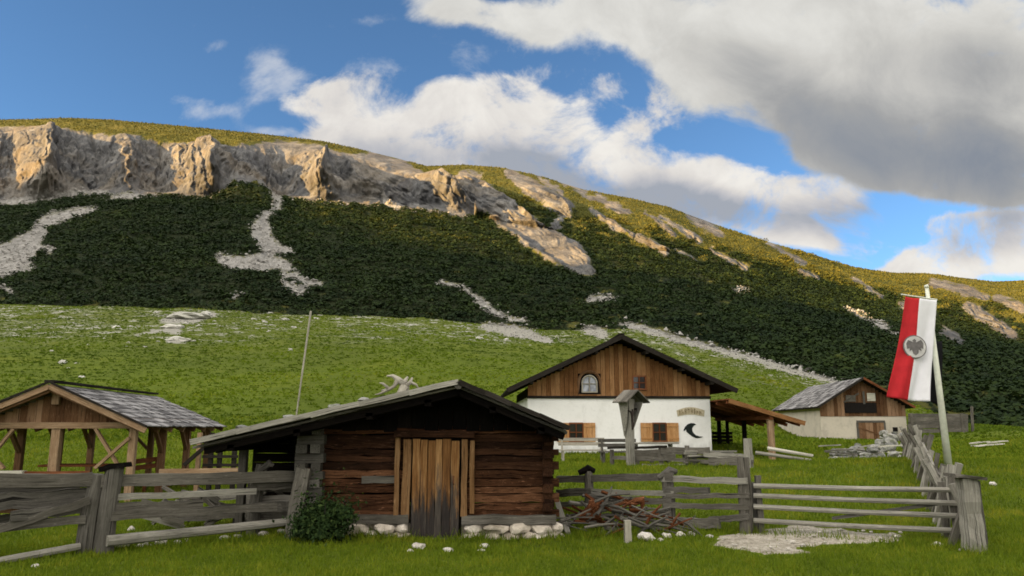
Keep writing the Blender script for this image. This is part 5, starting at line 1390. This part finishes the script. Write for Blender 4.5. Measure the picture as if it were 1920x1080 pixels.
for (pts, r) in (([(1178, 948), (1192, 939), (1205, 936), (1207, 948)], [.05, .055, .05, .02]), ([(1180, 956), (1206, 956)], [.035, .03]), ([(1203, 937), (1206, 962)], [.04, .02])):
    mb.log([G(px, py, hc.y + .18) for px, py in pts], r, 9, .35)
single('root_piece', mb, W_rot, 'rusty red twisted root piece at the right of the brushwood heap top', 'root', G(1195, 948, hc.y + .18))
p = gp(1177, 1018); mb = MB(); mb.beam(p + Vector((0, 0, -.05)), p + Vector((.005, 0, .33)), .105, .08, up=(0, 1, 0), seg=3, jit=.006)
single('short_stake', mb, W_drift, 'short pale squared stake standing upright before the brushwood', 'stake', p)
p = gp(1066, 1004); mb = MB(); mb.beam(p + Vector((0, -.02, 0)), p + Vector((-.19, .35, .62)), .085, .06, up=(0, 1, 0), seg=4, jit=.01)
single('leaning_board', mb, W_pole, 'grey board leaning against the right corner of the log hut', 'board', p)
p = gp(1052, 1000); mb = MB(); mb.beam(p + Vector((0, -.0, 0)), p + Vector((-.22, .25, .36)), .07, .05, up=(0, 1, 0), seg=3, jit=.01)
single('leaning_board', mb, W_grey, 'shorter, darker grey board leaning low at the hut corner', 'board', p)

# ------------------------------------------------------------------ wayside cross with a little roof
sp = gp(1183, 876)
sh = thing('wayside_cross', 'roofed wayside crucifix of grey wood standing before the white house', 'shrine', sp, R(38)); sh.scale = (.84, .84, 1.0)
mb = MB(); mb.beam((0, 0, -.1), (0, 0, 2.2), .27, .24, up=(0, 1, 0), seg=4, jit=.006); mb.build('post', W_pole, sh)
mb = MB(); mb.prism([(-.14, .10, .95), (.14, .10, .95), (.44, .10, 2.05), (.44, .10, 2.2), (-.44, .10, 2.2), (-.44, .10, 2.05)], (0, .05, 0)); mb.build('back_board', W_pole, sh)
for s_ in (-1, 1):
    mb = MB(); mb.prism([(s_ * .18, .12, 1.0), (s_ * .44, .12, 2.1), (s_ * .40, -.34, 2.1), (s_ * .20, -.02, 1.25)], (s_ * .035, 0, 0)); mb.build('side_board', W_pole, sh)
    nv = Vector((s_ * .5, 0, .75)).normalized(); mb = MB()
    for k in range(4): mb.beam((s_ * .66, -.40 + k * .19, 2.08), (0, -.40 + k * .19, 2.48), .185, .04, up=nv)
    mb.build('roof_slope', W_grey, sh)
mb = MB(); mb.beam((0, -.06, 1.15), (0, -.06, 2.1), .09, .06, up=(0, 1, 0)); mb.beam((-.34, -.062, 1.86), (.34, -.062, 1.86), .06, .08); mb.build('cross', W_dark, sh)
# small carved figure: one skinned body
me = bpy.data.meshes.new('figure'); bm = bmesh.new()
J = {'hip': (0, -.14, 1.52, .05), 'chest': (0, -.15, 1.70, .06), 'neck': (0, -.16, 1.80, .025), 'head': (.01, -.18, 1.87, .04), 'sl': (-.09, -.15, 1.78, .028), 'hl': (-.30, -.12, 1.86, .015), 'sr': (.09, -.15, 1.78, .028), 'hr': (.30, -.12, 1.86, .015), 'kl': (-.03, -.19, 1.36, .033), 'fl': (-.01, -.13, 1.20, .018), 'kr': (.035, -.18, 1.36, .033), 'fr': (.012, -.13, 1.19, .018)}
lay = bm.verts.layers.skin.verify()
vv = {k: bm.verts.new(v[:3]) for k, v in J.items()}
for a, b2 in (('hip', 'chest'), ('chest', 'neck'), ('neck', 'head'), ('chest', 'sl'), ('sl', 'hl'), ('chest', 'sr'), ('sr', 'hr'), ('hip', 'kl'), ('kl', 'fl'), ('hip', 'kr'), ('kr', 'fr')): bm.edges.new((vv[a], vv[b2]))
for k, v in J.items(): vv[k][lay].radius = (v[3], v[3]); vv[k][lay].use_root = (k == 'hip')
bm.to_mesh(me); bm.free(); me.materials.append(M_fig); fo = bpy.data.objects.new('carved_figure', me); COL.objects.link(fo); fo.parent = sh
fo.modifiers.new('skin', 'SKIN'); ss = fo.modifiers.new('sub', 'SUBSURF'); ss.levels = ss.render_levels = 1

# fence and benches before the house
random.seed(81)
f0 = Vector((at(1405, 890, 21.5).x, 21.5, 0)); f0.z = gzf(f0.x, f0.y)
lf = thing('low_fence', 'low grey fence behind the wayside cross, its right post the tallest', 'fence', f0)
for px, Y, hh in ((1405, 21.5, .80), (1290, 23.2, .62), (1240, 24.2, .62), (1148, 26.2, .58)):
    x = at(px, 880, Y).x; zb = gzf(x, Y); mb = MB(); mb.log([(x, Y, zb - .1), (x, Y, zb + hh)], [.13 if px == 1405 else .08, .12 if px == 1405 else .07], 8, .08); part(mb, 'post', W_pole if px == 1405 else W_grey, lf)
def Y2(px): return float(np.interp(px, [1148, 1240, 1290, 1405], [26.2, 24.2, 23.2, 21.5])) - .12
for (pa, ya, pb, yb, w_, mt) in ((1140,840,1250,838,.08,W_roofd),(1240,845,1330,845,.20,W_grey),(1320,852,1412,858,.14,W_pole),(1265,862,1410,871,.10,W_grey),(1150,858,1245,860,.12,W_grey),(1205,872,1290,873,.08,W_pole),(1330,866,1412,862,.20,W_grey)):
    rail(lf, G(pa, ya, Y2(pa)), G(pb, yb, Y2(pb)), .06, w_, mt)
bl = gp(1090, 862); bl.y = 31; bl.x = at(1092, 850, 31).x; bl.z = gzf(bl.x, bl.y)
bench('garden_bench', 'pale weathered bench against the left of the white house front', bl, R(3), 1.9, .45, W_drift)
tl = Vector((at(1225, 850, 30.5).x, 30.5, 0)); tl.z = gzf(tl.x, tl.y)
table('garden_table', 'pale grey garden table below the right window of the white house', tl, R(4), 1.9, .8, .78, W_pole)
tl2 = Vector((at(1318, 850, 30.5).x, 30.5, 0)); tl2.z = gzf(tl2.x, tl2.y)
bench('garden_bench', 'grey backless bench below the black mark of the white house', tl2, R(4), 1.8, .45, W_grey, False)

def plank_bench(x, Y, L, lab, mat, back):
    l_ = Vector((x, Y, gzf(x, Y))); return bench('garden_bench', lab, l_, R(random.uniform(-4, 8)), L, .45, mat, back)
plank_bench(at(1160, 850, 29.5).x, 29.5, 1.5, 'dark brown bench with a backrest just left behind the wayside cross', W_greyd, True)
plank_bench(at(1262, 850, 28.0).x, 28.0, 1.9, 'dark backless bench between the wayside cross and the black mark of the house', W_greyd, False)
tr = Vector((at(1222, 860, 26.5).x, 26.5, 0)); tr.z = gzf(tr.x, tr.y)
tt = thing('water_trough', 'grey board water trough standing right of the wayside cross', 'trough', tr, R(3))
mb = MB()
for s_ in (-1, 1): mb.beam((-.75, s_ * .24, .34), (.75, s_ * .24, .34), .05, .36, seg=3, jit=.006); mb.beam((s_ * .76, -.215, .34), (s_ * .76, .215, .34), .05, .35)
mb.beam((-.74, 0, .20), (.74, 0, .20), .43, .04); mb.build('basin', W_grey, tt)
for s_ in (-1, 1):
    mb = MB(); mb.beam((s_ * .55, -.26, .08), (s_ * .55, .26, .08), .12, .16); mb.build('foot', W_greyd, tt)
for k in range(7):
    x0 = at(1338, 866, 22.6).x; Y0 = 22.9; zb = gzf(x0, Y0); mb = MB()
    a_ = Vector((x0 - .75 + random.uniform(-.1, .1), Y0 + random.uniform(-.1, .1) + .12 * (k % 2), zb + .05 + .065 * k)); b_ = Vector((x0 + .75 + random.uniform(-.12, .12), Y0 + random.uniform(-.1, .1) + .12 * (k % 2), zb + .05 + .065 * k))
    mb.beam(a_, b_, .2, .055, seg=3, jit=.006); single('stacked_board', mb, random.choice((W_grey, W_greyd, W_pole)), 'weathered board in the low stack behind the low grey fence', 'board', a_, 'boards stacked behind the low fence')

# ------------------------------------------------------------------ flagpole with a hanging banner
random.seed(91)
fp = Vector((at(1778, 868, 20).x, 20, 0)); fp.z = gzf(fp.x, 20)
ft = at(1738, 541, 20); 
fpo = thing('flagpole', 'tall white flagpole behind the stake fence, leaning slightly left', 'flagpole', fp)
mb = MB(); mb.log([fp + Vector((0, 0, -.1)), fp.lerp(ft, .5), ft], [.095, .075, .05], 10); part(mb, 'pole', M_pole, fpo, True)
mb = MB(); mb.log([at(1690, 552, 19.93), at(1757, 562, 19.93)], .022, 7); part(mb, 'crossbar', M_pole, fpo)
mb = MB(); mb.rock(ft + Vector((0, 0, .05)), (.14, .14, .14), 2, 0); part(mb, 'finial', M_pole, fpo)
# cloth: grid with folds
def cloth(name, tl_, tr_, bl_, br_, mats, split, nx=26, ny=48, Y=19.86, amp=.075, par=None, ph=0.0):
    me = bpy.data.meshes.new(name); vs, fs = [], []
    for j in range(ny + 1):
        t = j / ny
        for i in range(nx + 1):
            s_ = i / nx; a = Vector((lerp(tl_[0], bl_[0], t), lerp(tl_[1], bl_[1], t))); b2 = Vector((lerp(tr_[0], br_[0], t), lerp(tr_[1], br_[1], t)))
            q = a.lerp(b2, s_); p = at(q.x + 2.2 * math.sin(t * 5 + ph) * t, q.y + 3 * math.sin(s_ * 3) * t, Y)
            p.y += amp * (math.sin(s_ * 9 + t * 2.2 + ph) * (.35 + .65 * t) + .28 * math.sin(s_ * 23 + t * 6) * t + .6 * math.sin(s_ * 4 - t * 4)); vs.append(p)
    for j in range(ny):
        for i in range(nx): a = j * (nx + 1) + i; fs.append((a, a + 1, a + nx + 2, a + nx + 1))
    o = par.location if par else Vector((0, 0, 0))
    me.from_pydata([v - o for v in vs], [], fs)
    for m_ in mats: me.materials.append(m_)
    me.polygons.foreach_set('use_smooth', [True] * len(fs))
    for pi, pl in enumerate(me.polygons):
        i = pi % nx; pl.material_index = 0 if i / nx < split else min(1, len(mats) - 1)
    ob = bpy.data.objects.new(name, me); COL.objects.link(ob); ob.parent = par
    sm = ob.modifiers.new('thick', 'SOLIDIFY'); sm.thickness = .012; sm.offset = 0
    return ob, vs
bloc = at(1715, 556, 19.86)
bn = thing('banner', 'long red and white banner with a round emblem hanging from the flagpole', 'flag', bloc)
cl_, cv = cloth('cloth', (1698, 556), (1756, 563), (1667, 744), (1743, 752), [M_red, M_wht], .46, par=bn)
# round emblem on the cloth: a ring, a pale disc and a spread bird shape
def cloth_disc(cx, cy, r, mat, name, dy, poly=None, par=bn):
    mb = MB(); c_ = at(cx, cy, 19.86); k = 19.86 / FPX
    pts = poly or [(math.cos(2 * math.pi * i / 24) * r, math.sin(2 * math.pi * i / 24) * r) for i in range(24)]
    mb.prism([(c_.x + a * k, 19.86 - dy, c_.z + b2 * k) for a, b2 in pts], (0, -.008, 0)); return part(mb, name, mat, par)
cloth_disc(1712, 651, 22, M_embd, 'emblem', .085)
cloth_disc(1712, 651, 20, M_emb, 'emblem_field', .094)
bird = [(0, 15), (3, 12), (2, 8), (6, 10), (12, 13), (16, 6), (15, -4), (10, -2), (11, -8), (6, -5), (5, -12), (0, -16), (-5, -12), (-6, -5), (-11, -8), (-10, -2), (-15, -4), (-16, 6), (-12, 13), (-6, 10), (-2, 8), (-4, 12)]
cloth_disc(1712, 651, 0, M_embd, 'emblem_bird', .103, bird)
st_, _ = cloth('back_strip', (1744, 640), (1766, 640), (1742, 752), (1768, 757), [M_blk], 1.1, 8, 24, Y=20.25, amp=.03, par=bn, ph=1.2)
st_['label'] = 'black strip of cloth hanging behind the pole'

# ------------------------------------------------------------------ thin pole on the pasture behind the hut
a = gp(546, 842); a = at(545, 836, 30); a.z = gzf(a.x, 30); b2 = at(583, 583, 30)
mb = MB(); mb.log([a - Vector((0, 0, .1)), a.lerp(b2, .5), b2], [.03, .036, .045], 8, .02)
single('wooden_mast', mb, W_drift, 'tall thin pale pole leaning on the pasture behind the old log hut', 'pole', a)

# ------------------------------------------------------------------ stone pile, board fence, planks at the right
random.seed(101)
prs = []
for k in range(6):
    mb = MB(); mb.rock((0, 0, 0), (1, .8, .7), 2, .45); prs.append(mb.build('rock', S_grey, None, False))
used = [0] * 6
def rock_at(p, s, hr, k, label, group):
    k %= 6; o = prs[k] if not used[k] else prs[k].copy()
    if used[k]: COL.objects.link(o)
    used[k] = 1; o.location = p; o.scale = (s, s * .85, s * hr * 1.4); o.rotation_euler = (0, random.uniform(-.2, .2), random.uniform(0, 6)); tag(o, label, 'rock', group)
for k in range(58):
    px = random.uniform(1560, 1690); Y = random.uniform(30, 38); x = at(px, 860, Y).x; s = random.uniform(.28, .75)
    zt = random.random() ** 1.5 * .55 * math.exp(-((px - 1630) / 60) ** 2)
    rock_at((x, Y, gzf(x, Y) + s * .12 + zt), s, random.uniform(.4, .7), k, 'grey lichened rock of the loose stone pile in front of the barn', 'rocks piled before the barn')
for k in range(26):
    t = random.random(); px = lerp(1650, 1712, t); Y = lerp(38, 54, random.random()); x = at(px, 830, Y).x; s = random.uniform(.4, .9)
    rock_at((x, Y, gzf(x, Y) + s * .15 + random.random() ** 2 * .5), s, .6, k + 3, 'grey stone of the tumbled wall between the stake fence and the barn', 'stones of the tumbled wall')
for k in range(9):
    px = random.uniform(1545, 1680); Y = random.uniform(31, 36); x = at(px, 850, Y).x; z = gzf(x, Y) + random.uniform(.15, .6); a_ = random.uniform(-.3, .3); L = random.uniform(.6, 1.5)
    mb = MB(); mb.beam((x - L / 2, Y, z), (x + L / 2, Y + random.uniform(-.4, .4), z + a_ * .4), .10, .05, seg=3, jit=.01)
    single('loose_plank', mb, random.choice((W_pole, W_pale, W_grey)), 'loose grey plank lying on the stone pile before the barn', 'plank', (x, Y, z), 'planks on the stone pile')
b0 = Vector((at(1703, 812, 57.5).x, 57.5, 0)); b0.z = gzf(b0.x, b0.y)
bf = thing('board_fence', 'solid grey board fence to the right of the barn', 'fence', b0)
for i, py in enumerate((779, 786, 793, 800, 807)):
    for (pa, pb) in ((1703, 1762), (1758, 1815)):
        mb = MB(); mb.beam(at(pa, py + random.uniform(-1, 1), 57.5), at(pb, py + random.uniform(-1, 1), 57), .06, .27, seg=3, jit=.012); part(mb, 'board', random.choice((W_grey, W_grey, W_greyd, W_pole)), bf)
for px, yt in ((1706, 775), (1760, 776), (1800, 775), (1816, 762)):
    p = at(px, yt, 57.2); zb = gzf(p.x, 57.2); mb = MB(); mb.beam((p.x, 57.05, zb - .1), (p.x + (.15 if px == 1816 else 0), 57.05, p.z), .16, .14, up=(0, 1, 0), seg=3, jit=.01); part(mb, 'post', W_grey, bf)
for k, (px, py, L, a_) in enumerate([(1838, 832, 1.3, .25), (1852, 838, 1.7, -.15), (1866, 834, 1.2, .5), (1846, 842, 1.0, .1), (1876, 836, .8, -.5), (1830, 840, .7, .4)]):
    p = gp(px, py); mb = MB(); d = Vector((math.cos(a_), math.sin(a_) * .8, .06)) * (L / 2)
    mb.beam(p - d + Vector((0, 0, .06 + k * .04)), p + d + Vector((0, 0, .08 + k * .04)), .16, .06, seg=3, jit=.01)
    single('pale_plank', mb, W_pale, 'bleached plank in the scattered heap on the grass right of the flagpole', 'plank', p, 'bleached planks on the pasture')
p = gp(1470, 866)
for k, (dx, dz_, L) in enumerate(((0, .05, 1.6), (.3, .18, 1.3))):
    q = p + Vector((dx, .2 * k, 0)); mb = MB(); mb.log([q + Vector((-L / 2, .2, dz_ + .22)), q + Vector((L / 2, -.1, dz_))], [.06, .045], 7, .08)
    single('firewood_pole', mb, W_pale if k else W_pole, ('upper' if k else 'lower') + ' of two bare poles lying on the grass beside the lean-to post', 'pole', q)
for o in list(bpy.data.objects):
    if o.type == 'MESH' and not o.users_collection: bpy.data.objects.remove(o)
